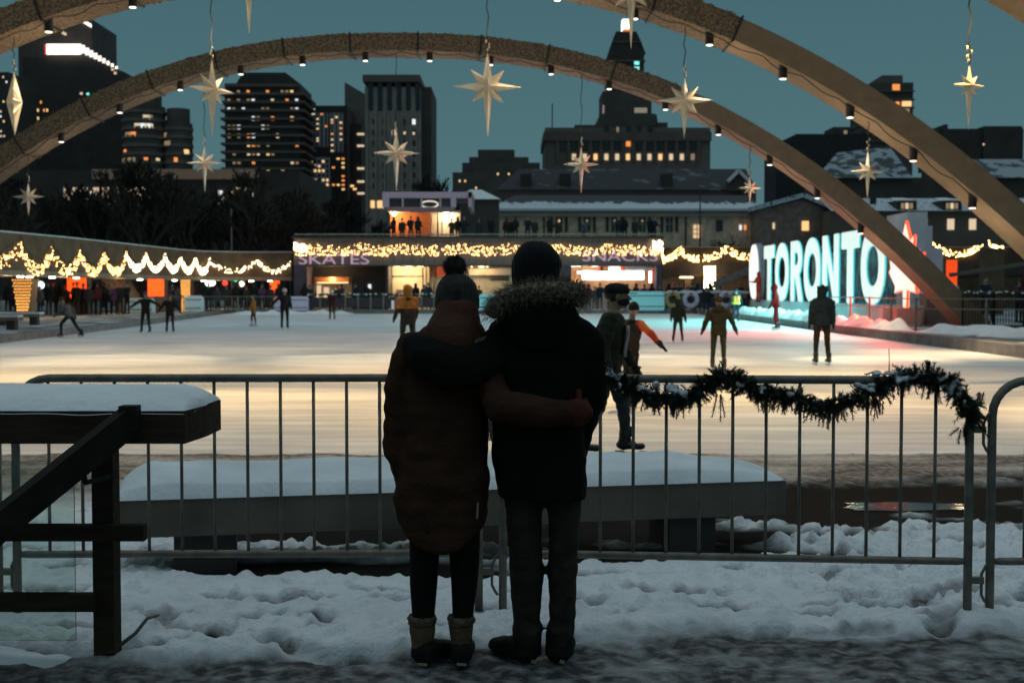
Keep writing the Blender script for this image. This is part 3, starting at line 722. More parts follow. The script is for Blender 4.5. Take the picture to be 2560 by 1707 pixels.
    jk.loft([[hipC+up*z+x*rx*math.cos(2*math.pi*k/20)+fw*ry*math.sin(2*math.pi*k/20) for k in range(20)] for z,rx,ry in prof])
    jk.cone(sh+x*-.17,sh+x*.17,.07,.07)
    if coat>.1:
        for i in (0,1):
            pass
    if hood=='down': jk.ell(sh+up*.06-fw*.09,(.13,.08,.11))
    if hood=='up':
        jk.ell(hv(0,-.035,.03),(.118*hs,.122*hs,.142*hs),rot=Mh); jk.cone(sh+up*.03,hd,.10,.10)
    bm_=remesh(body,vox*.8 if H>1.2 else vox,3); jm=remesh(jk,vox*.9,3); wrinkle(jm,.016,8,8,15,R.random()*20); wrinkle(bm_,.008,9,9,18,R.random()*20)
    for m_ in (bm_,jm): m_.transform(Matrix.Scale(s,4))
    nm='person'
    b=obj(nm,bm_,[trousers,skinm,C_black]); b.location=Vector(loc); b.rotation_euler=(0,0,rz); tag(b,label,'person',group)
    mi=[]
    for p in bm_.polygons:
        c=p.center/s; k=0
        if (c-hd).dot(up)>-.17: k=1
        else:
            for Wr,d2,i in hands:
                if (c-Wr).dot(d2)>-.01 and (c-Wr).length<.22: k=2 if gloves else 1
        for an,fd,dn in feet:
            if (c-an).dot(dn)>-.03 and (c-an).length<.24: k=2
        mi.append(k)
    bm_.polygons.foreach_set('material_index',mi)
    j=obj('jacket',jm,[jacket] if not stripe else [jacket,stripe[0],stripe[1]],b)
    if stripe:
        ms=[]
        for p in jm.polygons:
            z=(p.center/s-hipC).dot(up); ms.append(2 if .18<z<.22 else (1 if z<.25 else 0))
        jm.polygons.foreach_set('material_index',ms)
    if sleeve:
        S,E,Wr=armp; jm.materials.append(sleeve)
        def sd_(p,a,c): t=max(0,min(1,(p-a).dot(c-a)/(c-a).length_squared)); return (p-a-(c-a)*t).length
        jm.polygons.foreach_set('material_index',[1 if (sd_(p.center/s,S,E)<.085 and (p.center/s-S).length>.05) or sd_(p.center/s,E,E+(Wr-E)*.45)<.072 else 0 for p in jm.polygons])
    if quilt:
        for v in jm.vertices: v.co*=1+.030*math.sin(v.co.z*62)*(1 if v.co.z>.5 else 0)*Vector((1,1,0)).length*.5
    def part(mb,name,m,parent=b,smooth=True):
        mb.v=[v*s for v in mb.v]; o=mb.build(name,m,None,smooth); o.parent=parent; return o
    for e in sg:
        mb=MB(); mb.ell(hv(e*.030,.088,.018),(.010*hs,.006,.006*hs),8,5); part(mb,'eye',eyem)
    if hat=='beanie':
        mb=MB(); rings=[]
        for z,r in ((-.005,1.08),(.03,1.16),(.045,1.10),(.08,1.04),(.115,.84),(.142,.5),(.155,.12)):
            rings.append([hv(.083*r*math.cos(2*math.pi*k/18),-.012+.104*r*math.sin(2*math.pi*k/18),z) for k in range(18)])
        mb.loft(rings); h_=part(mb,'hat',hatcol or C_black)
        if bobble: mb=MB(); mb.ell(hv(0,-.01,.185),(.045,.045,.045),12,8); part(mb,'bobble',hatcol or C_black,h_)
    elif cap:
        mb=MB(); mb.ell(hv(0,-.030,.02),(.088*hs,.092*hs,.085*hs),rot=Mh); part(mb,'hair',mat('hair',(.02,.015,.012),.5))
        mb=MB(); rings=[]
        for z,r in ((.035,1.10),(.08,1.08),(.115,.95),(.142,.6),(.150,.12)):
            rings.append([hv(.083*r*math.cos(2*math.pi*k/18),-.012+.104*r*math.sin(2*math.pi*k/18),z) for k in range(18)])
        mb.loft(rings); h_=part(mb,'cap',hatcol or C_black)
        mb=MB(); n=9; rim=[(.078*math.sin(rad(a)),.085+.085*math.cos(rad(a))) for a in range(-90,91,20)]
        poly=[(-.075,.055)]+[(x_,y_) for x_,y_ in rim]+[(.075,.055)]
        vs=[hv(x_,y_,.045) for x_,y_ in poly]+[hv(x_,y_,.036) for x_,y_ in poly]; N=len(poly)
        mb.add(vs,[tuple(range(N)),tuple(range(2*N-1,N-1,-1))]+[(i,i+N,(i+1)%N+N,(i+1)%N) for i in range(N)]); part(mb,'peak',hatcol or C_black,h_,False)
    elif hood!='up' :
        mb=MB(); mb.ell(hv(0,-.022,.045),(.086*hs,.100*hs,.098*hs),rot=Mh)
        if hair=='long': mb.cone(hv(0,-.06,.0),hv(0,-.085,-.16),.075,.05)
        part(mb,'hair',mat('hair',(.02,.015,.012),.5))
    if skates:
        for an,fd,dn in feet:
            mb=MB(); mb.cone(an-dn*.13-fd*.01,an+dn*.045-fd*.025,.056,.052,12); mb.cone(an+dn*.035-fd*.045,an+dn*.045+fd*.13,.050,.040,12); mb.cone(an-dn*.16+fd*.045,an-dn*.09+fd*.035,.02,.035,8)
            sk=obj('skate',remesh(mb,.014,2),[mat('skate_boot',(.02,.02,.02),.35,var=.3) if skates!='white' else C_white],b); sk.data.transform(Matrix.Scale(s,4))
            mb=MB(); rt=fd.cross(dn)*.004; A=an+dn*.095
            out=[A-fd*.10,A-fd*.10+dn*.035,A-fd*.06+dn*.052,A+fd*.16+dn*.052,A+fd*.20+dn*.03,A+fd*.185,A+fd*.12,A+fd*.10+dn*.018,A-fd*.01+dn*.018,A-fd*.03]
            N=len(out); mb.add([p+rt for p in out]+[p-rt for p in out],[tuple(range(N)),tuple(range(2*N-1,N-1,-1))]+[(i,i+N,(i+1)%N+N,(i+1)%N) for i in range(N)])
            mb.v=[v*s for v in mb.v]; bl=mb.build('blade',bladem,None); bl.parent=sk
    if mask:
        mb=MB(); mb.ell(hv(0,.035,-.055),(.068*hs,.075*hs,.055*hs),rot=Mh); part(mb,'face_mask',C_black)
    if shirt:
        mb=MB(); mb.loft([[hipC+up*z+x*(a*.08)+fw*(ry+.012+.012*b_) for a,b_ in ((-1,0),(1,0),(.8,1),(-.8,1))] for z,ry in ((.10,.136),(.14,.130),(.20,.127),(.34,.137),(.44,.125))]); part(mb,'shirt',shirt)
    if vest:
        vz=[(.02,.205,.158),(.2,.19,.148),(.34,.213,.158),(.45,.205,.142)]
        mb=MB(); mb.loft([[hipC+up*z+x*rx*math.cos(2*math.pi*k/20)+fw*ry*math.sin(2*math.pi*k/20) for k in range(20)] for z,rx,ry in vz],cap=False)
        v_=part(mb,'safety_vest',mat('vest_orange',(.9,.17,.02),.6,emit=None))
        mb=MB()
        for z0 in (.05,): mb.loft([[hipC+up*z+x*rx*math.cos(2*math.pi*k/20)+fw*ry*math.sin(2*math.pi*k/20) for k in range(20)] for z,rx,ry in ((.0,.212,.166),(.085,.205,.160))],cap=False)
        for e in sg: mb.beam(hipC+up*.1+x*e*.11-fw*.165,hipC+up*.46+x*e*.09-fw*.15,.06,.01); 
        part(mb,'reflective_band',mat('vest_lime',(.6,.85,.10),.5),v_,False)
    if bag:
        mb=MB(); mb.ell(sh-up*.2-fw*.19,(.13,.08,.19)); part(mb,'backpack',bag)
    return b

def feetat(dx,dy,head,z=0.0,maxh=None):
    p=gnd(dx,dy,z); return p,(dy-head)*K*p.y/F
SK='skaters on the ice'
def skater(lab,dx,fy,hy,**k):
    p,H=feetat(dx,fy,hy)
    if k.pop('hatadj',True): H*=.945
    b=person(lab,p,H=H,skates=k.pop('skates',True),group=SK,**k); b.scale=(1.14,1.14,1); return b
# facing: rz=0 looks away from the camera, pi looks at it, -pi/2 looks to the right
skater('grey-jacketed skater striding left near the far left edge of the ice',160,775,673,rz=rad(70),lean=.45,legs=((.75,.75,.02),(-.5,.15,.02)),arms=((.5,.1,.9),(-.3,.2,.5)),jacket=C_grey,trousers=C_black,hat='beanie',hatcol=C_brown)
skater('skater in dark clothes with arms spread wide, taller of the pair at left',335,765,672,rz=rad(175),legs=((.12,.15,.10),(.05,.1,.10)),arms=((.1,1.05,.1),(.1,.95,.15)),jacket=C_black,trousers=C_black,hat='beanie',hatcol=C_grey)
skater('smaller skater in a dark coat beside the one with spread arms',391,765,677,rz=rad(185),legs=((.1,.1,.05),(.05,.1,.06)),arms=((.1,.55,.1),(.1,.6,.1)),jacket=C_black,trousers=C_maroon,hat='beanie',hatcol=C_purple,coat=.16)
skater('skater in a yellow-brown coat with white skates near the far edge',583,750,677,rz=rad(100),legs=((.25,.3,.03),(-.1,.05,.03)),arms=((.3,.1,.5),(-.1,.15,.4)),jacket=C_must,trousers=C_brown,hair='long',skates='white',coat=.22)
skater('dark skater gliding alone with one arm out, before the purple block',654,756,664,rz=rad(200),legs=((.1,.1,.02),(.0,.05,.02)),arms=((.1,.15,.3),(.1,.75,.1)),jacket=C_black,trousers=C_black,hat='beanie',hatcol=C_white)
skater('tiny distant skater in maroon with a pale cap by the far fence',763,735,668,rz=rad(170),arms=((.4,.1,.8),(.4,.1,.8)),jacket=C_maroon,trousers=C_maroon,hat='beanie',hatcol=C_white)
skater('skater in a mustard jacket with dark striped lower half beside the woman',937,818,657,rz=rad(20),legs=((.2,.25,.04),(-.1,.1,.04)),arms=((.15,.22,.3),(.1,.1,.3)),jacket=C_must,trousers=C_black,hood='up',stripe=(C_black,C_maroon),coat=.16,vox=.022)
skater('child in a green jacket and brown trousers skating away in front of the cyan block',1557,787,690,rz=rad(-8),legs=((.25,.45,.10),(-.35,.1,.10)),arms=((.2,.2,.35),(.1,.25,.3)),jacket=C_green,trousers=C_brown,hood='up',kid=True)
skater('dark clothed person standing far off behind the hooded olive skater',1622,724,660,rz=rad(10),jacket=C_black,trousers=C_navy)
skater('skater in a hooded olive jacket with both arms held out low, back turned',1650,850,684,rz=rad(-4),legs=((.12,.12,.04),(-.05,.12,.03)),arms=((.16,.36,.12),(.05,.44,.06)),jacket=C_olive,trousers=C_green,hood='down',hat='beanie',hatcol=C_black,coat=.1,vox=.022)
skater('rink marshal in an orange and lime safety vest',1690,740,664,rz=rad(5),jacket=C_navy,trousers=C_navy,vest=True,arms=((.1,.25,.2),(.1,.25,.2)),hat='beanie',hatcol=C_teal)
skater('skater in dark red standing sideways before the lit letters',1783,758,655,rz=rad(75),lean=.12,legs=((.1,.2,.02),(-.02,.1,.02)),arms=((.25,.05,.35),(.2,.05,.4)),jacket=C_maroon,trousers=C_maroon,hood='up')
skater('skater in a dark teal puffer jacket and hood, back turned, below the letter N',1887,839,659,rz=rad(6),legs=((.06,.05,.03),(.0,.08,.05)),arms=((.02,.16,.15),(.02,.18,.1)),jacket=C_teal,trousers=C_olive,hood='up',vox=.022,quilt=True)
# the near skater passing close behind the barrier, and the one beyond him
p,H=feetat(1422,1050,655); near=p
ns_=person('near skater in black cap, olive jacket and jeans gliding right behind the barrier',p+Vector((-.12,0,0)),H=1.56,rz=rad(-102),lean=.10,legs=((.30,.22,.05),(-.12,.25,.05)),arms=((.25,.14,.3),(-.1,.14,.35)),head=(0,rad(12)),mask=True,shirt=cloth('pale_shirt',(.22,.20,.22)),jacket=cloth('dark_olive',(.03,.03,.018)),trousers=C_denim,cap=True,skates=True,group=SK,vox=.018,coat=.14)
ns_.scale=(1.18,1.22,1)
p,H=feetat(1446,940,696)
person('skater in a bright red and orange jacket reaching one arm to the right',p,H=H*.95,rz=rad(-40),lean=.12,legs=((.3,.35,.05),(-.15,.1,.05)),arms=((.2,.2,.3),(.3,.85,.05)),head=(0,rad(60)),jacket=C_brown,sleeve=mat('cloth_red_orange',(.62,.035,.012),.8,scale=5,col2=(.7,.16,.03),cutoff=(.52,.56),bump=.3,bscale=50),trousers=C_olive,hat='beanie',hatcol=C_olive,skates=True,group=SK,vox=.022,coat=.1)
person('person all in red beside the white oval panel at the far end of the letters',at(1742,694,71.5)-Vector((0,0,0)),H=1.62,rz=rad(120),arms=((.5,.1,1.2),(.5,.1,1.2)),jacket=C_red,trousers=C_red,hood='up',group='people round the rink')

# ---------------- crowds: a handful of figures, copied
protos=[]
def proto(i):
    jk=[C_black,C_char,C_navy,C_brown,C_maroon,C_grey,C_purple,C_olive][i]
    return person('proto',(0,0,-50),H=[1.75,1.66,1.8,1.6,1.7,1.55,1.72,1.78][i],rz=0,arms=(((.3,.1,.9),(.1,.1,.3)),((.1,.14,.2),(.1,.14,.2)),((.4,.1,1.1),(.4,.1,1.1)),((.1,.2,.1),(.6,.2,.8)))[i%4],
      jacket=jk,trousers=[C_black,C_navy,C_char][i%3],hat='beanie' if i%2 else None,hood='up' if i in (0,4) else False,hatcol=[C_black,C_grey,C_black,C_red][i%4],coat=[.05,.2,.1,.25][i%4],hair='long' if i==6 else None,vox=.034)
protos=[proto(i) for i in range(8)]
used=set()
WHO=['hooded black','charcoal','navy','long brown','hooded maroon','grey','purple','olive']
def crowd(spec,where,group,z,d,facing=math.pi,spread=.4):
    """spec: photo columns; each person gets an own look and a label with its place in the row"""
    for n,(dx,pi,dd) in enumerate(spec):
        if where.startswith('behind the left') and dx<300: dd-=13
        b=at(dx,700,d+dd); lab='figure in %s, %s from left %s'%(WHO[pi]+(' coat' if pi not in (1,5) else ' jacket'),ORD[n],where)
        rz=facing+R.uniform(-.7,.7)
        if pi not in used:
            used.add(pi); o=protos[pi]; o.location=(b.x,b.y,z); o.rotation_euler=(0,0,rz); o['label']=lab
        else: o=dup(protos[pi],(b.x,b.y,z),rz,lab)
        if group: o['group']=group
crowd([(18,0,0),(40,3,.6),(72,1,.2),(92,5,-.4),(112,2,.5),(136,0,1.2),(178,7,0),(205,1,.4),(226,4,-.3),(238,0,.9),(262,6,.3),(292,2,1),(300,1,2),(352,0,1.5),(410,5,1.0),(452,4,1.6),(470,0,.3),(480,2,.8),(520,1,.2),(541,0,.5),(30,6,1),(55,0,1.4),(84,4,.8),(122,7,.6),(150,3,.9),(170,2,1.4),(192,6,.7),(215,0,1.2),(250,1,.9),(276,7,.4),(316,4,1.1),(372,6,.7),(398,1,1.3),(432,2,.4),(500,5,1.1),(584,0,.9),(622,1,1),(549,7,1.1),(566,3,.6),(602,6,.4),(640,0,1.4)],
      'behind the left rink fence','people round the rink',.2,85.6,math.pi+.2)
crowd([(700,0,0),(712,1,.8),(775,3,.4),(785,6,.9),(816,2,.2),(842,0,.5),(938,5,0),(955,0,.8),(975,1,.3),(984,2,.6),(1082,0,.2),(1100,3,.7)],'at the skate rental counter','people round the rink',.24,88.4,0)
crowd([(1352,4,0),(1366,5,.6),(1425,1,.2),(1440,4,.8),(1461,0,.4),(1480,6,.2),(1497,0,1.0),(1515,1,.1),(1536,4,.6),(1560,2,.3),(1580,5,0),(1602,0,.7),(1612,6,.2),(1700,7,.2),(1722,4,0),(1340,0,1),(1378,2,.3),(1400,3,.8),(1548,7,.8),(1590,2,.9),(1632,0,.5),(1655,5,1),(1740,0,.6)],'at the snack counter','people round the rink',.24,88.2,0)
crowd([(905,0,0),(924,1,.4),(944,2,.1),(961,0,.2),(1038,3,0),(1052,0,.3),(1066,2,.1),(1100,1,.2),(1128,0,0),(1163,4,.2),(1172,1,.4),(1184,0,.1),(1212,2,0),(1228,1,.3),(1262,0,0),(1280,3,.2),(1340,5,.3),(1420,2,0),(1434,0,.2),(1458,1,.1),(1492,0,.2),(1502,2,.3)],'on the pavilion terrace',
      'people on the terrace',5.0,91.3,math.pi)
crowd([(2262,2,0),(2272,5,.4),(2340,6,.2),(2350,4,-1)],'behind the right barrier','people round the rink',.27,52,math.pi)
# ------------------------------------------------------------------ the couple, seen from behind
DC=5.47
def cpt(dx,dy,yo=0.): p=at(dx,dy,DC); p.y+=yo; return p
PXM=K*DC/F     # metres per display pixel
def rows(mb,rs,n=28,yo=0.,pw=2.3,cap=True):
    rings=[]
    for r in rs:
        dy,xl,xr,ry=r[:4]; y0=(r[4] if len(r)>4 else 0)+yo; c=cpt((xl+xr)/2,dy,y0); rx=(xr-xl)/2*PXM; ring=[]
        for k in range(n):
            a=2*math.pi*k/n; ca,sa=math.cos(a),math.sin(a)
            ring.append(c+Vector((rx*math.copysign(abs(ca)**(2/pw),ca), ry*math.copysign(abs(sa)**(2/pw),sa),0)))
        rings.append(ring)
    return mb.loft(rings,cap=cap)
def limb(mb,pts,n=12):
    for p,q in zip(pts[:-1],pts[1:]): mb.cone(cpt(p[0],p[1],p[2]),cpt(q[0],q[1],q[2]),p[3],q[3],n)
def glove(wr,d,side,curl,L=.185,thumb=1,m=None,parent=None,origin=None,name='glove'):
    """palm, four bent fingers of unequal length and a thumb; d points along the hand, side from little finger to index, curl is where the fingers bend to"""
    d=d.normalized(); side=(side-d*side.dot(d)).normalized(); nr=(curl-d*curl.dot(d)-side*curl.dot(side)).normalized(); mb=MB(); s=L/.185
    mb.cone(wr-d*.02*s,wr+d*.03*s,.030*s,.034*s)
    for o_ in (-.026,-.009,.009,.026): mb.cone(wr+d*.02*s+side*o_*.7*s,wr+d*.085*s+side*o_*s,.017*s,.0145*s)
    for o_,l,b in ((.030,.070,.1),(.010,.078,0),(-.011,.073,.0),(-.031,.058,-.1)):
        p=wr+d*.088*s+side*o_*s; dd=(d+side*b).normalized(); ln=l*s
        for kk,(f,rr) in enumerate(((.45,.0115),(.32,.0105),(.26,.0095))):
            e=(dd+nr*(.45,.95,1.5)[kk]).normalized(); q=p+e*ln*f*1.05; mb.cone(p,q,rr*s,(rr-.001)*s,8); p=q
    p=wr+d*.02*s+side*.028*s*thumb; q=p+(d*.6+side*.8*thumb+nr*.25).normalized()*.045*s; r2=q+(d*.85+side*.3*thumb+nr*.4).normalized()*.036*s
    mb.cone(p,q,.0155*s,.013*s,8); mb.cone(q,r2,.013*s,.0105*s,8)
    return obj(name,remesh(mb,.0045,2),m,parent,origin)

rustcoat=cloth('rust_coat',(.052,.025,.016),.9,var=.25,bump=.4,scale=7); rustcoat2=cloth('rust_hood',(.075,.029,.018),.9,var=.25,scale=9)
mancoat=cloth('black_parka',(.0095,.009,.008),.85,var=.3,scale=6)
tights=cloth('black_tights',(.010,.010,.010),.8); jeans=cloth('dark_jeans',(.027,.022,.017),.9,var=.35,scale=14)
bootsuede=cloth('tan_suede',(.115,.075,.042),.9,var=.3,scale=14); bootfur=cloth('boot_fleece',(.10,.075,.05),.95,var=.4,scale=40); rubber=mat('boot_rubber',(.011,.010,.009),.7,spec=.12,var=.3,bump=.1)
redglove=cloth('red_glove',(.075,.016,.009),.85,scale=20); 
for m__ in (rustcoat,mancoat,tights): m__.node_tree.nodes['Principled BSDF'].inputs['Specular IOR Level'].default_value=.05
knit=cloth('grey_knit',(.052,.046,.041),.95,var=.4,scale=20)
def ribs(m,sc_,strength=.7):
    nt=m.node_tree; b=nt.nodes['Principled BSDF']; tc=nt.nodes.new('ShaderNodeTexCoord'); w=nt.nodes.new('ShaderNodeTexWave'); w.inputs['Scale'].default_value=sc_; w.inputs['Distortion'].default_value=1.2; w.inputs['Detail'].default_value=2
    nt.links.new(tc.outputs['Object'],w.inputs[0]); bp=nt.nodes.new('ShaderNodeBump'); bp.inputs['Strength'].default_value=strength; bp.inputs['Distance'].default_value=.02
    nt.links.new(w.outputs['Fac'],bp.inputs['Height']); nt.links.new(bp.outputs[0],b.inputs['Normal'])
ribs(knit,26)

def strands(mb,roots,L,wd,grav=-.3,jit=.45,seg=3):
    for p,dv in roots:
        d=(dv.normalized()+Vector((R.gauss(0,jit),R.gauss(0,jit),R.gauss(0,jit)))).normalized(); l=L*R.uniform(.6,1.25); w=d.cross(Vector((R.gauss(0,1),R.gauss(0,1),R.gauss(0,1)))).normalized()*wd
        prev=[p-w,p+w]; q=p
        for k in range(1,seg):
            f=k/seg; q=p+d*l*f+Vector((0,0,grav*l*f*f)); ww=w*(1-f*.75); cur=[q-ww,q+ww]
            mb.add([prev[0],prev[1],cur[1],cur[0]],[(0,1,2,3)]); prev=cur
        mb.add([prev[0],prev[1],p+d*l+Vector((0,0,grav*l))],[(0,1,2)])

def boot_foot(mb,heel,fd,L,w,h):
    """shoe: heel at the back, rounded toe"""
    fd=fd.normalized(); sd=Vector((fd.y,-fd.x,0)); rings=[]
    for s,wf,hf in ((0,.55,.62),(.06,.86,.9),(.22,.95,1.0),(.45,.85,.86),(.68,1.02,.66),(.86,.95,.56),(.96,.66,.42),(1.0,.3,.25)):
        c=heel+fd*L*s; ring=[]
        for k in range(16):
            a=2*math.pi*k/16; ca,sa=math.cos(a),math.sin(a); ring.append(c+sd*w/2*wf*math.copysign(abs(ca)**.8,ca)+Vector((0,0,h*hf*(.5+.5*math.copysign(abs(sa)**.7,sa)))))
        rings.append(ring)
    return mb.loft(rings)

# ---- woman
o=Vector((cpt(1022,1500).x,DC,0))
body=MB()
rows(body,[(1130,930,1030,.09),(1200,940,1014,.082),(1290,940,1009,.072),(1345,941,1005,.068),(1400,945,1000,.058),(1432,947,997,.055),(1500,948,996,.055)],20,pw=2.05)
rows(body,[(1130,1018,1112,.09),(1200,1025,1104,.082),(1290,1032,1102,.072),(1345,1036,1097,.068),(1400,1038,1089,.058),(1432,1039,1086,.055),(1500,1040,1084,.055)],20,pw=2.05)
rows(body,[(1150,935,1108,.11),(1000,950,1095,.11),(860,945,1100,.11),(790,960,1090,.08),(760,1015,1080,.055),(700,1020,1078,.055)],20)
body.ell(cpt(1048,690,.02),(.078,.098,.105)); body.ell(cpt(1048,715,.05),(.06,.07,.07)); body.cone(cpt(1048,700,.115),cpt(1048,708,.135),.012,.016,8)
for e in (-1,1): body.ell(cpt(1048+e*43,692,.01),(.012,.022,.032),8,5)
w=obj('person',remesh(body,.011,4),[tights,skinm],None,o); w.location=o; tag(w,'woman in rust coat and grey bobble hat, seen from behind, arm round the man','person','couple at the barrier')
w.data.polygons.foreach_set('material_index',[1 if (p.center+o).z>cpt(0,755).z else 0 for p in w.data.polygons])
ct=MB()
cr=[(742,990,1104,.09),(765,958,1112,.115),(790,936,1120,.135),(830,922,1124,.145),(880,920,1122,.15),(950,920,1120,.155),(1030,918,1121,.16),(1100,911,1122,.165),(1150,907,1122,.168),(1185,911,1119,.165)]
rings=[]; n=40
for (dy,xl,xr,ry) in cr+[(1200,918,1112,.158),(1203,926,1104,.150)]:
    c=cpt((xl+xr)/2,dy); rx=(xr-xl)/2*PXM; ring=[]
    lob=0
    if dy>=1185: lob={1185:.035,1200:.085,1203:.098}[dy]
    if dy==1150: lob=.012
    for k in range(n):
        a=2*math.pi*k/n; ca,sa=math.cos(a),math.sin(a); sl=max(0,1-abs(ca)**2.2)
        ring.append(c+Vector((rx*math.copysign(abs(ca)**.87,ca),ry*math.copysign(abs(sa)**.87,sa),-lob*sl)))
    rings.append(ring)
ct.loft(rings)
limb(ct,[(950,800,-.02,.075),(918,885,-.03,.062),(914,962,-.03,.058)]); limb(ct,[(912,968,-.03,.062),(913,1030,-.02,.054),(921,1092,.0,.043)])
limb(ct,[(1085,800,-.03,.075),(1118,868,-.12,.070),(1150,922,-.215,.066),(1235,932,-.235,.061),(1312,936,-.20,.056)])
cm=remesh(ct,.0085,4); wrinkle(cm,.013,5,5,11,2); wrinkle(cm,.003,22,22,16,9)
coat=obj('coat',cm,rustcoat,w,o)
# back vent seam and a pale zip pull at the pocket
MB().tube([cpt(989,1150,-.166),cpt(988,1200,-.163),cpt(987,1246,-.15)],.004,6).build('back_seam',C_black,coat,True)
MB().beam(cpt(1100,1140,-.155),cpt(1098,1176,-.152),.007,.006).build('zip_pull',mat('zip_pull_tan',(.35,.22,.13),.6),coat)
hd=MB()
rows(hd,[(672,1012,1092,.09,-.01),(695,1004,1097,.115,-.02),(720,996,1100,.135,-.03),(745,984,1106,.15,-.05),(772,974,1112,.15,-.065),(795,982,1106,.13,-.085),(812,1004,1090,.09,-.10),(822,1030,1072,.05,-.11)],26)
hm=remesh(hd,.009,5); wrinkle(hm,.007,9,9,12,5); obj('hood',hm,rustcoat2,coat,o)
ht=MB(); rows(ht,[(712,1002,1099,.118),(706,999,1101,.124),(690,999,1101,.126),(668,1001,1098,.122),(650,1007,1092,.108),(636,1018,1078,.075),(628,1032,1062,.035)],40,yo=-.005,pw=2.0)
hat=obj('hat',remesh(ht,.007,2),knit,w,o); wrinkle(hat.data,.0025,60,60,60)
pc=cpt(1044,612); pm=MB(); pm.ell(pc,(.045,.045,.042),14,10)
rt=[]
for i in range(1500):
    v=Vector((R.gauss(0,1),R.gauss(0,1),R.gauss(0,1))).normalized(); rt.append((pc+v*.036,v))
strands(pm,rt,.022,.0016,-.15,.35,2); pm.build('pompom',knit,hat,recalc=False)
for (xa,xb,nmx,fdx) in ((939,1001,'l',Vector((.42,1,0))),(1030,1088,'r',Vector((.02,1,0)))):
    bm_=MB(); cx_=(xa+xb)/2
    rows(bm_,[(1421,xa,xb,.066),(1440,xa+1,xb-1,.064),(1468,xa+5,xb-4,.06),(1500,xa+7,xb-4,.06)],22)
    bt_=obj('boot',remesh(bm_,.007,3),bootsuede,w,o); wrinkle(bt_.data,.003,20,20,20)
    cf=MB(); rows(cf,[(1412,xa-1,xb+1,.070),(1420,xa-3,xb+3,.074),(1432,xa-1,xb+1,.070)],22); cme=remesh(cf,.007,2); wrinkle(cme,.007,60,60,60); obj('fleece_cuff',cme,bootfur,bt_,o)
    hl=Vector((cpt(cx_+1,1500).x,DC-.075,0)); ft=MB(); boot_foot(ft,hl,fdx,.27,.105,.105); rows(ft,[(1482,xa+5,xb-3,.063),(1505,xa+4,xb-2,.066)],20)
    ft.v=[Vector((v.x,v.y,max(.004,v.z))) for v in ft.v]
    obj('rubber_foot',remesh(ft,.006,2),rubber,bt_,o)
    MB().beam(cpt(cx_-8,1511,-.085),cpt(cx_+14,1513,-.082),.006,.010).build('heel_glint',mat('heel_glint',(.25,.24,.15),.5),bt_)  # pale strip standing in for light caught on the heel
glove(cpt(924,1094,.0),Vector((.06,.12,-1)),Vector((0,1,0)),Vector((1,0,0)),m=cloth('brown_glove',(.16,.035,.02)),parent=w,origin=o)
gl_=glove(cpt(1320,934,-.185),Vector((.42,.9,.02)),Vector((0,0,1)),Vector((-.6,.6,0)),L=.20,m=redglove,parent=w,origin=o)
cu=MB(); cu.cone(cpt(1316,936,-.197),cpt(1328,937,-.183),.058,.054,16); cme=remesh(cu,.006,2); wrinkle(cme,.003,40,40,40); obj('glove_cuff',cme,redglove,gl_,o)

# ---- man
o=Vector((cpt(1240,1500).x,DC+.02,0))
body=MB()
rows(body,[(1080,1150,1244,.10),(1150,1158,1243,.095),(1230,1165,1246,.088),(1310,1170,1249,.08),(1370,1174,1245,.074),(1428,1178,1241,.068),(1442,1174,1250,.076),(1452,1176,1246,.074),(1500,1180,1240,.06)],22,pw=2.1)
rows(body,[(1080,1254,1345,.10),(1150,1256,1336,.095),(1230,1258,1330,.088),(1310,1259,1327,.08),(1370,1261,1323,.074),(1425,1259,1321,.068),(1440,1254,1322,.076),(1450,1257,1318,.074),(1500,1262,1312,.06)],22,pw=2.1)
rows(body,[(1120,1155,1340,.13),(1000,1160,1325,.125),(860,1150,1335,.12),(770,1160,1325,.10),(735,1205,1268,.062),(690,1205,1262,.062)],22)
body.ell(cpt(1232,640,.02),(.088,.108,.118)); body.ell(cpt(1230,672,.05),(.066,.08,.075)); body.cone(cpt(1230,655,.125),cpt(1230,664,.15),.013,.018,8)
for e in (-1,1): body.ell(cpt(1232+e*47,645,.01),(.012,.024,.035),8,5)
me_=remesh(body,.011,3); wrinkle(me_,.006,9,9,16,4)
m_=obj('person',me_,[jeans,skinm],None,o); m_.location=o; tag(m_,'man in black parka with fur hood, black beanie and jeans, seen from behind','person','couple at the barrier')
m_.data.polygons.foreach_set('material_index',[1 if (p.center+o).z>cpt(0,745).z else 0 for p in m_.data.polygons])
ct=MB()
rows(ct,[(705,1180,1300,.10),(725,1150,1330,.125),(745,1124,1356,.14),(770,1117,1366,.15),(810,1116,1364,.158),(860,1118,1356,.16),(920,1122,1348,.158),(980,1128,1343,.158),(1040,1132,1342,.162),(1100,1140,1344,.166),(1135,1146,1346,.166),(1142,1150,1344,.158)],44,pw=2.4)
limb(ct,[(1340,790,-.01,.088),(1352,850,-.01,.078),(1352,915,-.01,.070),(1336,985,.03,.060),(1322,1040,.07,.052)])
limb(ct,[(1145,795,-.04,.09),(1100,832,-.15,.100),(1045,842,-.185,.102),(990,818,-.165,.088),(958,796,-.09,.068)])
cm=remesh(ct,.009,4); wrinkle(cm,.013,5,5,9,11); wrinkle(cm,.003,20,20,14,3)
coat=obj('parka',cm,mancoat,m_,o)
hd=MB(); rows(hd,[(650,1205,1270,.05,-.10),(672,1180,1300,.09,-.10),(700,1155,1318,.125,-.09),(730,1140,1330,.14,-.085),(765,1150,1325,.13,-.08),(800,1190,1290,.07,-.12)],30)
hm=remesh(hd,.009,5); wrinkle(hm,.006,8,8,8,6); hood=obj('hood',hm,mancoat,coat,o)
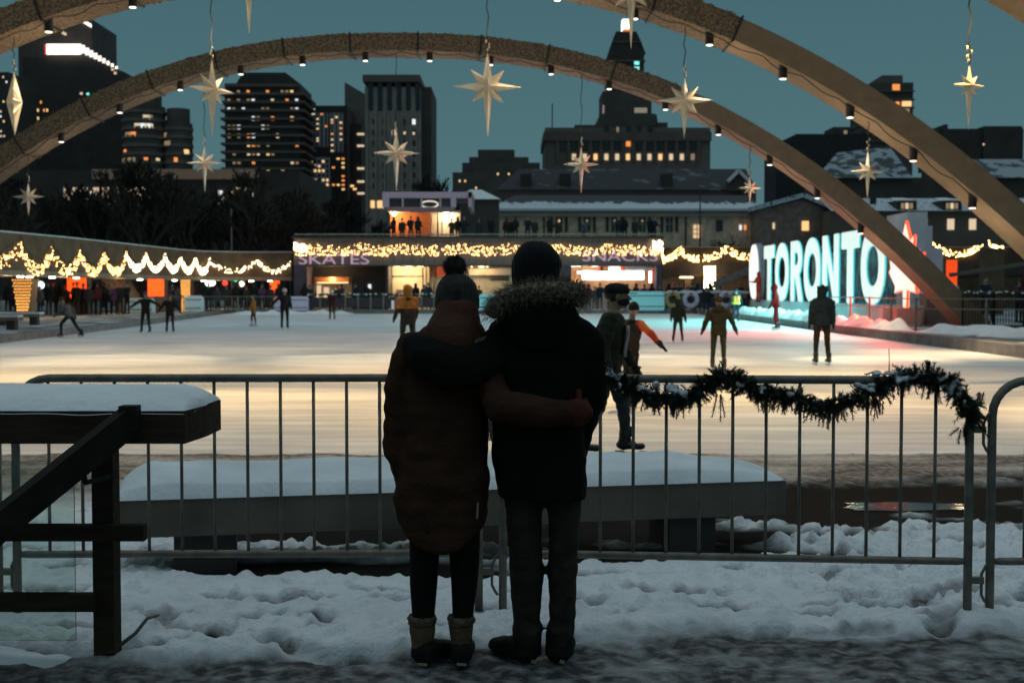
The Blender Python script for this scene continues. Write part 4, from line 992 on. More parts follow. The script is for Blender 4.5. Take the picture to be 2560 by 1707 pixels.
furm=mat('fur_trim',(.075,.052,.036),.8,scale=60,col2=(.42,.32,.24),cutoff=(.42,.68))
arc=[(1131,716,-.12),(1142,700,-.15),(1160,686,-.18),(1185,674,-.20),(1215,667,-.21),(1250,664,-.21),(1285,664,-.20),(1308,666,-.18),(1324,674,-.14),(1327,690,-.10)]
ap=resample([cpt(*q) for q in arc],.006); hc=cpt(1232,745,-.02)
fm=MB(); fm.tube(ap[::4],.036,8); rt=[]
for p in ap:
    for k in range(36):
        v=Vector((R.gauss(0,1),R.gauss(0,1),R.gauss(0,1))).normalized(); q=p+v*.036; out=(p-hc).normalized()
        rt.append((q,v*.8+out*.75+Vector((0,-.25,0))))
strands(fm,rt,.050,.0012,-.28,.28,3); fm.build('fur_trim',furm,hood,recalc=False)
ht=MB(); rows(ht,[(705,1186,1274,.125),(680,1180,1279,.13),(655,1177,1283,.132),(630,1174,1286,.134),(605,1175,1291,.134),(585,1181,1284,.125),(568,1192,1270,.10),(558,1203,1257,.065),(554,1216,1244,.03)],40,yo=-.005,pw=2.1)
hatm=cloth('black_beanie',(.008,.008,.009),.9,var=.3,scale=18); ribs(hatm,22,.4)
obj('hat',remesh(ht,.008,3),hatm,m_,o)
for (hx,fdx,wd) in ((1218,Vector((-.62,1,0)),.118),(1282,Vector((.12,1,0)),.115)):
    ft=MB(); cxx=1210 if hx<1250 else 1286
    hl=Vector((cpt(hx,1500).x,DC-.05,0)); boot_foot(ft,hl,fdx,.30,wd,.115); rows(ft,[(1440,cxx-31,cxx+31,.068),(1470,cxx-33,cxx+33,.07),(1500,cxx-35,cxx+34,.072)],20)
    ft.v=[Vector((v.x,v.y,max(.004,v.z))) for v in ft.v]; fme=remesh(ft,.007,2); wrinkle(fme,.004,18,18,18,hx)
    b_=obj('boot',fme,rubber,m_,o)
    MB().beam(cpt(hx+2,1503,-.095),cpt(hx+12,1506,-.093),.012,.012).build('heel_glint',mat('heel_glint2',(.20,.19,.12),.4),b_)  # glint of light on the boot heel, done as a pale strip
hw=cpt(956,792,-.04)
glove(hw,Vector((-.12,.9,.05)),Vector((1,.1,.1)),Vector((0,.2,-1)),L=.2,m=cloth('black_glove',(.012,.012,.012)),parent=m_,origin=o)
# faint marks: slanted ticks on the sleeve, three arcs on the shoulder
grey=mat('print_grey',(.22,.21,.18),.6)
mk=MB()
for i in range(4):
    a=cpt(1094+i*6,783-i*2,-.205); mk.beam(a,a+Vector((.010,0,.018)),.003,.003)
mk.build('sleeve_mark',grey,coat)
mk=MB()
for r_ in (.010,.017,.024):
    c0=cpt(1284,768,-.165); mk.tube([c0+Vector((r_*math.cos(rad(q)),0,r_*math.sin(rad(q)))) for q in range(10,100,15)],.0012,4)
mk.build('back_mark',cloth('mark_dark',(.03,.03,.03)),coat)
# ------------------------------------------------------------------ far city
def lit(name,c,s): return mat('glow_'+name,(.05,.05,.05),.5,var=.05,emit=c,es=s,sample=False)
L_warm=lit('warm',(1,.62,.26),1.1); L_or=lit('orange',(1,.33,.08),1.0); L_white=lit('white',(.9,.95,1),1.0); L_cream=lit('cream',(1,.78,.5),.75); L_dim=lit('dim',(1,.7,.4),.25); L_red=lit('red',(1,.08,.05),.7); L_cy=lit('cyan',(.25,1,.95),1.1)
winm=mat('window_glass_dark',(.012,.013,.015),.15,var=.2,spec=.6)
def facade(name,c,**k): return mat('facade_'+name,c,.85,var=.2,scale=.25,**k)
f_dark=facade('dark',(.092,.076,.069)); f_brown=facade('brown',(.135,.105,.088)); f_grey=facade('grey',(.29,.245,.215)); f_mid=facade('mid',(.165,.132,.118)); f_white=facade('pale',(.45,.45,.50)); f_blk=facade('black',(.055,.046,.042))
slate=mat('slate_roof',(.028,.028,.032),.8,var=.3,scale=1.5)
def px(dx,d): return at(dx,666,d).x
def pz(dy,d): return at(1176,dy,d).z
def block(parent,name,m,x0,x1,yt,d,dep=20,yb=None,mb=None,zb=0):
    b=mb or MB(); b.box(px(x0,d),px(x1,d),d,d+dep,zb if yb is None else pz(yb,d),pz(yt,d))
    return b.build(name,m,parent) if name else b
def building(name,lab,cat,dx,d,group=None): return thing(name,lab,cat,(px(dx,d),d,0),group)
def grid(parent,x0,x1,y0,y1,nx,ny,d,ww=.6,hh=.6,prob=.15,mats=(L_warm,L_or,L_cream),dark=True,rnd=None,out=.06):
    """windows over a facade in photo columns and rows: each lit one is its own part"""
    rn=rnd or R; dm=MB(); n=0
    cw=(x1-x0)/nx; ch=(y1-y0)/ny
    for j in range(ny):
        for i in range(nx):
            a=x0+cw*(i+.5-ww/2); b=a+cw*ww; t=y0+ch*(j+.5-hh/2); u=t+ch*hh
            if rn.random()<prob and n<95:
                n+=1; MB().box(px(a,d),px(b,d),d-out-.05,d-out,pz(u,d),pz(t,d)).build('lit_window',rn.choice(mats),parent)
            elif dark: dm.box(px(a,d),px(b,d),d-out,d-.01,pz(u,d),pz(t,d))
    if dm.v: dm.build('window',winm,parent,stuff=True)
def pane(parent,x0,x1,y0,y1,d,m,name='lit_window',out=.1): return MB().box(px(x0,d),px(x1,d),d-out-.05,d-out,pz(y1,d),pz(y0,d)).build(name,m,parent)

rr=random.Random(5)
# far left tower with a glowing band
d=470; t=building('office_tower','dark tall tower at the left edge with a glowing white band across its setback','tower',150,d)
block(t,'upper_block',f_dark,50,218,44,d+6,30)
mb=MB(); poly=[(px(60,d),0),(px(292,d),0),(px(292,d),pz(166,d)),(px(205,d),pz(132,d)),(px(60,d),pz(132,d))]; mb.prism(poly,'y',d,d+34); mb.build('lower_block',f_blk,t)
pane(t,117,196,103,127,d-1,lit('band',(1,.93,.82),2.2),'light_band',out=1); pane(t,113,117.5,103,127,d-1,L_red,'light_band_end',out=1.2)
mb=MB()
for i in range(9):
    a=196+i*9.6; yy=106+i*6.0; hh=18-i*1.5; mb.box(px(a,d),px(a+8.6-i*.35,d),d-1.2,d-1,pz(yy+hh,d),pz(yy,d))
mb.build('light_band_side',lit('band2',(1,.93,.82),1.6),t)
mb=MB(); mb.add([(px(172,d),d+5,pz(37,d)),(px(185,d),d+5,pz(37,d)),(px(208,d),d+5,pz(50,d)),(px(208,d),d+5,pz(58,d)),(px(190,d),d+5,pz(47,d))],[(0,1,2,3,4)]); mb.build('crown_light',lit('crown',(1,.95,.85),1.8),t)
for x,y in ((61,88),(155,76),(150,73)): pane(t,x,x+6,y,y+6,d+4.8,L_cream)
grid(t,55,118,226,300,9,4,d,.55,.35,.22,(L_warm,L_or,L_cream),False,rr)
for x,y,m in ((190,213,L_cream),(205,214,L_cy),(262,158,L_cream),(268,166,L_cream)): pane(t,x,x+6,y,y+5,d,m)
d=430; t=building('office_tower','dark building sliver at the very left edge below the hanging edgewise star','tower',5,d)
block(t,'shaft',f_blk,-60,28,166,d,25); grid(t,-10,26,172,330,5,14,d,.5,.4,.18,(L_white,L_cream,L_warm),False,rr)
# round balcony towers
for (x0,x1,yt,lab) in ((270,372,240,'round dark condominium tower, taller of two beside the left office tower'),(366,434,278,'round balconied condominium tower, lower of two, beside the first star column')):
    d=440; t=building('condominium_tower',lab,'tower',(x0+x1)/2,d,'round condominium towers'); c=Vector((px((x0+x1)/2,d),d+8,0)); r=(px(x1,d)-px(x0,d))/2; zt=pz(yt,d)
    MB().cyl(c,r*.94,zt,36).cyl(c+Vector((0,0,zt)),r*.78,5,30).build('shaft',f_dark,t)
    mb=MB()
    for k in range(34): mb.cyl(c+Vector((0,0,zt-2.5-k*2.9)),r,1.05,36)
    mb.build('balcony',f_mid,t)
    for k in range(24):
        a=rad(rr.uniform(200,340)); z=zt-4.2-2.9*rr.randrange(0,16); q=c+Vector((r*.97*math.cos(a),r*.97*math.sin(a),z))
        MB().obox(q,rr.uniform(1.2,3.2),.3,1.5,a+math.pi/2).build('lit_window',rr.choice((L_warm,L_or,L_cream,L_dim) if k%9 else (L_white,L_cy)),t)
# balcony tower
d=450; t=building('condominium_tower','wide dark balconied condominium tower with orange lit windows','tower',610,d)
block(t,'shaft',f_dark,520,692,192,d,26)
mb=MB(); poly=[(px(545,d),pz(192,d)),(px(560,d),pz(166,d)),(px(658,d),pz(166,d)),(px(692,d),pz(192,d))]; mb.prism(poly,'y',d+1,d+22); mb.build('penthouse',f_blk,t)
mb=MB()
for k in range(20): y=196+k*19; mb.box(px(513+(k==0)*14,d),px(705 if k>0 else 690,d),d-2.2,d+24,pz(y+5.2,d),pz(y,d))
mb.build('balcony',f_brown,t)
grid(t,524,690,203,402,15,10,d,.62,.5,.36,(L_warm,L_or,L_cream,L_dim,L_white,L_dim,L_dim),True,rr)
grid(t,540,690,402,440,10,2,d,.5,.5,.25,(L_dim,L_cream),False,rr)
# pale striped block, wedge and concrete office
d=480; t=building('apartment_tower','narrow black apartment tower with pale vertical window strips','tower',752,d)
block(t,'shaft',f_blk,712,800,243,d,20)
for a,b,y0,y1 in ((727,756,260,338),(760,790,260,350),(709,724,276,346)): pane(t,a,b,y0,y1,d,f_white,'pale_strip',.05); grid(t,a,b,y0,y1,3,14,d,.5,.6,.20,(L_warm,L_cream,L_or),True,rr,out=.2)
pane(t,714,726,250,264,d,lit('pale',(1,1,.8),.7)); pane(t,712,760,362,432,d,f_white,'pale_base',.05); grid(t,712,758,366,430,5,6,d,.55,.5,.5,(L_warm,L_cream),True,rr,out=.2)
grid(t,762,795,350,440,3,9,d,.6,.4,.4,(L_warm,L_or),False,rr)
d=500; t=building('office_tower','dark wedge topped tower slanting down beside the concrete office block','tower',818,d)
mb=MB(); mb.prism([(px(794,d),0),(px(850,d),0),(px(850,d),pz(222,d)),(px(794,d),pz(189,d))],'y',d,d+20); mb.build('shaft',f_mid,t)
block(t,'front_block',f_blk,797,832,285,d-12,10)
for y in (306,333,385,415,442): pane(t,822,838,y,y+5,d-13,L_cream)
for a,y in ((806,425),(812,432)): pane(t,a,a+8,y,y+5,d-14,L_warm)
d=440; t=building('office_tower','grey concrete office block with ribbed crown behind the kiosk','tower',910,d)
block(t,'shaft',f_grey,840,966,200,d,30)
block(t,'side_wing',f_dark,960,992,200,d+6,30,mb=None)
block(t,'cornice',f_brown,835,966,172,d-1.5,31,yb=188)
mb=MB()
for k in range(6): a=848+k*21.5; mb.box(px(a,d),px(a+11,d),d-.3,d-.02,pz(254,d),pz(189,d))
mb.build('crown_slot',winm,t,stuff=True)
mb=MB()
for k in range(7): a=842+k*20.2; mb.box(px(a,d),px(a+5,d),d-.8,d-.02,0,pz(256,d))
mb.build('rib',f_grey,t,stuff=True)
grid(t,850,962,268,440,5,7,d,.42,.5,.10,(L_cream,L_white,L_dim),True,rr)
for x,y in ((928,303),(949,304),(908,306)): pane(t,x,x+5,y,y+6,d,L_cream)
for a,b,y0,y1 in ((881,892,457,480),(905,913,457,480),(902,913,490,508),(852,884,461,478),(922,930,492,505)): pane(t,a,b,y0,y1,d,L_warm)
# stepped block in the middle
d=400; t=building('apartment_block','low dark stepped apartment block left of the courthouse','building',1135,d)
for k,(a,b,y) in enumerate(((1040,1262,396),(1062,1240,374),(1078,1214,361),(1098,1182,344))): block(t,'terrace',f_dark,a,b,y,d+k*5,12+k)
grid(t,1050,1200,392,440,12,3,d,.3,.3,.10,(L_dim,L_warm),False,rr)

# ------------------------------------------------------------------ courthouse with beacon tower
def q3(x,y): return ((1280+x/3.647)/K, (y/3.647)/K)
d=430; t=building('courthouse','dark stone courthouse with a stepped tower topped by a glowing beacon','building',1437,d)
def cb(name,x0,x1,y0,y1,dd,dep,m=f_mid):
    a=q3(x0,y0); b=q3(x1,y1); return MB().box(px(a[0],dd),px(b[0],dd),dd,dd+dep,pz(b[1],dd),pz(a[1],dd)).build(name,m,t)
a=q3(300,1165); b=q3(1800,2600); cb('main_block',300,1800,1165,2400,d,40); cb('cornice',285,1812,1205,1285,d-1,42,f_brown); cb('roof_block',570,800,1140,1166,d+4,20,f_dark); cb('roof_block',1320,1412,1118,1166,d+4,20,f_dark)
mb=MB(); P3=lambda x,y,dd: (px(q3(x,y)[0],dd),pz(q3(x,y)[1],dd))
mb.prism([P3(770,1165,d+6),P3(1330,1165,d+6),P3(1312,1045,d+6),P3(1265,1035,d+6),P3(830,1035,d+6),P3(790,1060,d+6)],'y',d+6,d+30); mb.build('second_tier',f_dark,t)
cb('third_tier',820,1265,835,1036,d+10,18,f_dark)
mb=MB(); mb.prism([P3(870,840,d+12),P3(1195,840,d+12),P3(1195,520,d+12),P3(1210,490,d+12),P3(1196,455,d+12),P3(1170,385,d+12),P3(1140,320,d+12),P3(1125,290,d+12),P3(940,290,d+12),P3(930,320,d+12),P3(905,390,d+12),P3(872,490,d+12),P3(858,540,d+12)],'y',d+12,d+26); mb.build('tower',f_blk,t)
cb('tower_band',862,1208,548,560,d+11.5,15,f_mid); cb('tower_band',918,1156,378,388,d+11.5,15,f_mid)
cb('beacon',1000,1072,178,266,d+14,5,lit('beacon',(1,.97,.9),3.0)); cb('beacon_base',1004,1066,266,318,d+13,7,lit('beaconbase',(1,.30,.08),.7))
for y0,y1 in ((560,592),(610,636),(645,690)): cb('lit_window',1108,1152,y0,y1,d+11.8,.3,L_cy)
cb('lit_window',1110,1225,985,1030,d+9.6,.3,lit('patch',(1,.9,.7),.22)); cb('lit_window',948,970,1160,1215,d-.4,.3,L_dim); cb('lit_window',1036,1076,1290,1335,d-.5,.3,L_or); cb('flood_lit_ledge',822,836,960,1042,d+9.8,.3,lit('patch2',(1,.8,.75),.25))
wn=MB()
for i in range(13):
    x=465+98*i
    if i: cb('lit_window',x-17,x+17,1404,1460,d-.5,.3,(L_warm,L_cream,L_cream)[i%3] if 1<=i<12 else L_dim)
    for y0,y1 in ((1270,1378),):
        if i!=6: u=q3(x-24,y0); v=q3(x+24,y1); wn.box(px(u[0],d),px(v[0],d),d-.3,d-.02,pz(v[1],d),pz(u[1],d))
for i in range(5):
    x=860+98*i; u=q3(x-20,1150); v=q3(x+20,1210); wn.box(px(u[0],d),px(v[0],d),d-.3,d-.02,pz(v[1],d),pz(u[1],d))
wn.build('window',winm,t,stuff=True)
mb=MB()
for i in range(14): x=416+98*i; u=q3(x-13,1286); v=q3(x+13,1480); mb.box(px(u[0],d),px(v[0],d),d-.8,d-.02,pz(v[1],d),pz(u[1],d))
mb.build('pilaster',f_brown,t,stuff=True)
MB().tube([Vector((px(1268,d+20),d+20,pz(315,d+20))),Vector((px(1268,d+20),d+20,pz(238,d+20)))],.22,6).build('antenna_mast',f_blk,t)

# ------------------------------------------------------------------ long stone hall with snowy roofs
def q5(x,y): return ((1360+x/3.92)/K,(440+y/3.92)/K)
d=200; t=building('stone_hall','long stone hall with shuttered windows and a snow-covered roof','building',1450,d)
x0,x1=px(1124,d),px(1745,d); ze=pz(485,d); zr=pz(447,d)
MB().box(x0,x1,d,d+14,0,ze-.02).build('wall',stone,t)
dr=9
def snow_line(m,z0,z1):
    # snow lies on the lower part of the slope and breaks up towards the ridge
    nt=m.node_tree; rp=nt.nodes['Color Ramp']; old=rp.inputs[0].links[0].from_socket; tc=nt.nodes.new('ShaderNodeTexCoord'); sx=nt.nodes.new('ShaderNodeSeparateXYZ'); nt.links.new(tc.outputs['Object'],sx.inputs[0])
    mr=nt.nodes.new('ShaderNodeMapRange'); mr.inputs[1].default_value=z0; mr.inputs[2].default_value=z1; nt.links.new(sx.outputs[2],mr.inputs[0])
    ad=nt.nodes.new('ShaderNodeMath'); ad.operation='MULTIPLY_ADD'; nt.links.new(old,ad.inputs[0]); ad.inputs[1].default_value=.8; nt.links.new(mr.outputs[0],ad.inputs[2]); nt.links.new(ad.outputs[0],rp.inputs[0])
    rp.color_ramp.elements[0].position=.78; rp.color_ramp.elements[1].position=.9
hallsnow=mat('hall_roof_snow',(.55,.60,.64),.8,scale=1.0,bump=.3,bscale=9,col2=(.05,.05,.055),cutoff=(.52,.6),stretch=(1,.4,.4))
snow_line(hallsnow,ze+.2,pz(449,d+dr))
mb=MB(); dr=9; mb.add([(x0-.6,d-.7,ze),(x1,d-.7,ze),(x1,d+dr,pz(449,d+dr)),(x0+4,d+dr,pz(449,d+dr)),(x0-.6,d-.7,ze+.35),(x1,d-.7,ze+.35)],[(4,5,2,3),(0,1,5,4)]); mb.build('roof',hallsnow,t)
roofsnow.node_tree.nodes['Color Ramp'].color_ramp.elements[0].position=.56; roofsnow.node_tree.nodes['Color Ramp'].color_ramp.elements[1].position=.62
MB().box(x0,x1,d-.5,d,ze-.9,ze-.35).build('eaves_cornice',f_grey,t)
for i,x in enumerate((145,420,690,960,1225)):
    u=q5(x-33,398); v=q5(x+33,548); w_=MB().box(px(u[0],d),px(v[0],d),d-.12,d-.02,pz(v[1],d),pz(u[1],d)).build('window',winm,t)
    fr_=MB(); zc=(pz(u[1],d)+pz(v[1],d))/2; xm=(px(u[0],d)+px(v[0],d))/2; fr_.box(xm-.06,xm+.06,d-.16,d-.12,pz(v[1],d),pz(u[1],d)).box(px(u[0],d),px(v[0],d),d-.17,d-.121,zc-.06,zc+.06); fr_.build('glazing_bar',f_grey,w_)
    for sx_ in (-1,1):
        u2=q5(x+sx_*72-14,398); v2=q5(x+sx_*72+14,548); MB().box(px(u2[0],d),px(v2[0],d),d-.2,d-.02,pz(v2[1],d),pz(u2[1],d)).build('shutter',f_blk,t)
    if i<4: u3=q5(x-2,430); pane(t,u3[0]-2,u3[0]+3,u3[1],u3[1]+5,d,L_cream if i==0 else L_dim,'lit_lamp',.2)
u=q5(1460,480);v=q5(1530,610); w_=pane(t,u[0],v[0],u[1],v[1],d,lit('pane',(1,.68,.38),.85)); MB().box(px((u[0]+v[0])/2,d)-.06,px((u[0]+v[0])/2,d)+.06,d-.22,d-.16,pz(v[1],d),pz(u[1],d)).build('glazing_bar',f_grey,w_)
for k in (.33,.66): zz=pz(v[1],d)+(pz(u[1],d)-pz(v[1],d))*k; MB().box(px(u[0],d),px(v[0],d),d-.23,d-.161,zz-.06,zz+.06).build('glazing_bar',f_grey,w_)
u=q5(1680,430);v=q5(1745,540); pane(t,u[0],v[0],u[1],v[1],d,winm,'window')
for x in (1385,0): u=q5(x,340); MB().tube([Vector((px(u[0],d),d-.15,ze-.9)),Vector((px(u[0],d),d-.15,3))],.14,6).build('drainpipe',f_blk,t)
for x,m in ((1920,L_white),(1965,L_or)): u=q5(x-12,480); v=q5(x+12,530); pane(t,u[0],v[0],u[1],v[1],d-1,m)
# gabled end pavilion right of it
t=building('stone_hall','gabled stone wing with two lit windows behind the illuminated letters','building',1880,d)
g0,g1=px(1735,d-4),px(1905,d-4); zg=pz(485,d-4); pk=pz(458,d-4)
MB().prism([(g0,0),(g1,0),(g1,zg),((g0+g1)/2+1.5,pk),(g0,zg)],'y',d-4,d+10).build('wall',mat('limestone_dark',(.24,.17,.14),.9,var=.3,scale=1.2,bump=.3,bscale=6),t)
c=(g0+g1)/2+1.5
for a,b in (((g0-.6,zg+.0),(c,pk+.25)),((c,pk+.25),(g1+.6,zg+.0))): MB().add([(a[0],d-4.6,a[1]),(b[0],d-4.6,b[1]),(b[0],d+10,b[1]),(a[0],d+10,a[1]),(a[0],d-4.6,a[1]+.7),(b[0],d-4.6,b[1]+.7),(b[0],d+10,b[1]+.7),(a[0],d+10,a[1]+.7)],[(3,2,1,0),(4,5,6,7),(0,1,5,4),(1,2,6,5),(2,3,7,6),(3,0,4,7)]).build('roof',roofsnow,t)
for x,y,w,h,m in ((1773,512,5,14,L_cream),(1840,508,16,22,L_warm)): pane(t,x,x+w,y,y+h,d-4,m)
# upper range behind, dark slate with chimneys and snow-edged gable
d2=225; t=building('stone_hall','dark slate upper range with snow-edged gable rising behind the long hall','building',1430,d2)
x0,x1=px(1140,d2),px(1735,d2); MB().box(x0,x1,d2,d2+20,0,pz(436,d2)).build('wall',f_brown,t)
MB().add([(x0,d2-.5,pz(436,d2)),(x1,d2-.5,pz(436,d2)),(x1,d2+10,pz(376,d2)),(x0+4,d2+10,pz(376,d2))],[(0,1,2,3)]).build('roof',mat('slate_snow_patches',(.030,.030,.034),.8,scale=.35,col2=(.12,.14,.16),cutoff=(.58,.68)),t)
for x in (1195,1285,1520): MB().box(px(x,d2),px(x+26,d2),d2+1,d2+4,pz(440,d2),pz(398,d2)).build('chimney',f_blk,t)
gx=1692; 
for s in (-1,1): MB().beam(Vector((px(gx+s*24,d2),d2-1,pz(418,d2))),Vector((px(gx,d2),d2-1,pz(394,d2))),1,.5).build('gable_coping',snow,t)
MB().prism([(px(gx-22,d2),pz(440,d2)),(px(gx+22,d2),pz(440,d2)),(px(gx+22,d2),pz(417,d2)),(px(gx,d2),pz(396,d2)),(px(gx-22,d2),pz(417,d2))],'y',d2-.8,d2+8).build('gable',f_dark,t)
MB().tube([Vector((px(1606,d-2),d-2,pz(590,d-2))),Vector((px(1606,d-2),d-2,pz(430,d-2)))],.12,6)
o=MB().tube([Vector((px(1607,150),150,.2)),Vector((px(1607,150),150,pz(432,150)))],[.14,.07],8).build('flag_pole',f_blk,None); tag(o,'tall bare pole standing before the snowy roof of the long hall','pole')
# right-hand wings
d=190; t=building('stone_hall','dark stone wing with snowy roof and lit dormers between the two arch legs','building',2150,d)
x0,x1=px(1905,d),px(2600,d); MB().box(x0,x1,d,d+14,0,pz(484,d)).build('wall',f_brown,t)
MB().add([(x0,d-.7,pz(485,d)),(x1,d-.7,pz(485,d)),(x1,d+8,pz(447,d)),(x0,d+8,pz(447,d))],[(0,1,2,3)]).build('roof',roofsnow,t)
for xx in (2080,2183):
    w_=MB().box(px(xx-22,d),px(xx+22,d),d-.2,d+6,pz(484,d),pz(460,d)).build('dormer',f_blk,t); MB().add([(px(xx-26,d),d-.6,pz(462,d)),(px(xx+26,d),d-.6,pz(462,d)),(px(xx+14,d),d+5,pz(449,d)),(px(xx-14,d),d+5,pz(449,d))],[(0,1,2,3)]).build('dormer_snow',snow,w_)
    for k in range(3): MB().box(px(xx-14+k*10,d),px(xx-7+k*10,d),d-.35,d-.22,pz(480,d),pz(467,d)).build('lit_pane',L_dim if k!=1 else L_cream,w_)
for xx in (2181,2231,2080,2120): pane(t,xx-8,xx+8,503,528,d,L_cream if xx>2150 else L_dim)
pane(t,1995,2010,455,470,d-1,winm,'window')
d=215; t=building('stone_hall','tall dark gabled block with patchy snowy hip roof, far right','building',2060,d)
x0,x1=px(1895,d),px(2600,d); MB().box(x0,x1,d,d+16,0,pz(408,d)).build('wall',f_dark,t)
MB().add([(x0-2,d-1,pz(410,d)),(px(2090,d),d-1,pz(410,d)),(px(2080,d),d+10,pz(322,d)),(px(1955,d),d+10,pz(336,d))],[(0,1,2,3)]).build('roof',mat('roof_patchy',(.30,.36,.40),.8,scale=.5,col2=(.05,.055,.06),cutoff=(.47,.55)),t)
MB().add([(px(2165,d),d-1,pz(410,d)),(px(2700,d),d-1,pz(410,d)),(px(2600,d),d+10,pz(352,d)),(px(2230,d),d+10,pz(352,d))],[(0,1,2,3)]).build('roof',mat('roof_patchy2',(.30,.34,.38),.8,scale=.4,col2=(.05,.055,.06),cutoff=(.50,.58)),t)
for xx in (2046,2093): pane(t,xx-7,xx+7,403,426,d,L_cream if xx>2060 else L_dim,out=25.2)
grid(t,2100,2180,360,402,4,2,d-2,.5,.6,0,dark=True)
d=260; t=building('stone_hall','black hipped roof silhouette between the two right-hand arch legs','building',1850,d)
MB().prism([(px(1780,d),0),(px(1990,d),0),(px(1990,d),pz(308,d)),(px(1826,d),pz(308,d)),(px(1797,d),pz(322,d)),(px(1780,d),pz(345,d))],'y',d,d+12).build('roof_mass',slate,t)
d=300; t=building('office_block','flat-topped dark block with a rooftop step at the right edge','building',2250,d)
for a,b,y in ((2150,2345,296),(2164,2172,286),(2255,2342,290)): block(t,'roof_mass',f_blk,a,b,y,d+(y==296)*1,12)
pane(t,2252,2256,330,334,d,L_cream)
d=420; t=building('condominium_tower','dark tower with slanted top and orange lit windows behind the right arches','tower',2035,d)
MB().prism([(px(1982,d),0),(px(2092,d),0),(px(2092,d),pz(190,d)),(px(2012,d),pz(190,d)),(px(1982,d),pz(197,d))],'y',d,d+18).build('shaft',f_dark,t)
MB().prism([(px(1988,d),pz(196,d)),(px(2072,d),pz(196,d)),(px(2072,d),pz(171,d)),(px(2025,d),pz(171,d))],'y',d+2,d+12).build('penthouse',f_mid,t)
mb=MB()
for k in range(7): mb.box(px(1982,d),px(2094,d),d-1,d+18,pz(212+k*19,d),pz(209+k*19,d))
mb.build('balcony',f_brown,t); block(t,'lower_wing',f_blk,1910,1952,292,d-4,12)
for x,y,w,h,m in ((2044,194,17,15,L_or),(2051,234,10,9,L_or),(2066,233,22,12,L_warm),(2072,250,12,9,L_dim),(1934,300,8,14,L_dim)): pane(t,x,x+w,y,y+h,d-4.2 if x<1960 else d,m)
# broad dark building behind the bare trees
d=170; t=building('office_block','low dark building with lit window band half hidden behind bare trees','building',380,d)
block(t,'body',f_blk,-80,690,392,d,30,zb=0); pane(t,215,600,389,412,d-.5,mat('lit_parapet',(.08,.07,.06),.9,var=.6,scale=.5,emit=(1,.75,.5),es=.05,sample=False),'parapet')
for a,b in ((150,205),(214,262),(272,338),(344,398),(415,425),(538,585)): pane(t,a,b,431,470,d,lit('bandwin',(1,.75,.48),.6),'lit_window')
for a,b,y0,y1 in ((275,300,480,520),(338,352,478,560),(360,395,484,540)): pane(t,a,b,y0,y1,d,L_dim)
for i in range(12): a=rr.uniform(155,590); pane(t,a,a+6,rr.uniform(438,462),468,d-.3,L_white if i%3 else L_cream)
for i in range(5): pane(t,290+i*10,296+i*10,590+(i%2)*3,595+(i%2)*3,d-40,lit('green',(.5,1,.7),.8))

# ------------------------------------------------------------------ bare winter trees
bark=mat('winter_bark',(.030,.025,.02),.9,var=.4,scale=6)
def tree_mesh(h,seed,spread=.42,depth=7):
    r=random.Random(seed); tr=MB(); tw=MB()
    def grow(p,dv,L,rd,lv):
        q=p+dv*L; mid=p+dv*L*.5+Vector((r.gauss(0,.05),r.gauss(0,.05),0))*L
        (tr if lv<3 else tw).tube([p,mid,q],[max(rd,.05),max(rd*.85,.045),max(rd*.7,.04)],6 if lv<3 else 3,cap=False)
        if lv>=depth: return
        n=3 if lv<4 else r.choice((2,3,3))
        for k in range(n):
            ax=Vector((r.gauss(0,1),r.gauss(0,1),r.gauss(0,.4))); v=(dv+ax.normalized()*spread*(1.15 if lv else .9)+Vector((0,0,.08))).normalized()
            grow(p+dv*L*(1 if k==0 else r.uniform(.55,1)),v,L*r.uniform(.62,.82),rd*.62,lv+1)
    grow(Vector((0,0,0)),Vector((0,0,1)),h*.26,h*.022,0); return tr,tw
tps=[]
spots=[(30,104,15,1),(70,96,14,2),(175,108,16,0),(235,98,15,1),(290,112,16,2),(335,94,14,0),(380,100,15,1),(430,98,15,2),(525,110,16,0),(570,98,14.5,1),(615,100,14,0),(655,100,13,2),(95,112,14,0),(150,100,12,2),(205,118,14,1),(262,108,13,0),(318,101,12,2),(352,112,13.5,1),(405,106,13,0),(452,121,14,2),(500,104,12,1),(548,114,13.5,0),(592,107,13,2),(640,118,14.5,1),(672,109,12,0),(720,124,14,2),(780,128,14,1),(840,132,13.5,0),(-20,70,9,2)]
TL=['rooted behind the first gold-lit column','near the left end of the zigzag lights','behind the first zigzag peaks','under the left light strip of the dark block','with crown before the dark block parapet','over the second orange column, nearer one','right of the second orange column','beside the green traffic light, nearer one','between lamp pole and small star','behind the lone dark skater','above the drooping light string','by the pavilion corner, nearer one','behind the gold-lit column','left of the orange-lit column','over the orange-lit column','right of the orange-lit column','over the sloping ramp','beside the pale block','in front of the lit window band','over the second orange column','above the second gold column','under the small double star','left of the tall lamp pole','over the traffic lights','beside the pavilion corner','left of the pavilion','over the word SKATES','behind the pavilion lights','left of the kiosk','cut by the left edge with pale branches']
for i,(dx,d,h,k) in enumerate(spots):
    lab='bare dark tree '+TL[i]
    b=Vector((px(dx,d),d,.2))
    if len(tps)<=k and k==len(tps) or not any(q[0]==k for q in tps):
        tr,tw=tree_mesh(13,k+3,depth=6); t=thing('bare_tree',lab,'tree',(0,0,0),'bare trees behind the walkway'); tr.build('trunk',bark,t,True); tw.build('crown',bark,t,False,recalc=False); t.location=b; h*=.9; t.scale=(h/13,)*3; t.rotation_euler=(0,0,i*1.3); tps.append((k,t))
    else: t=[q[1] for q in tps if q[0]==k][0]; t=dup(t,b,i*1.3,lab,h*.9/13)
t=dup(tps[0][1],(px(998,150),150,.2),2.2,'bare tree reaching out from behind the concrete office block',1.32)
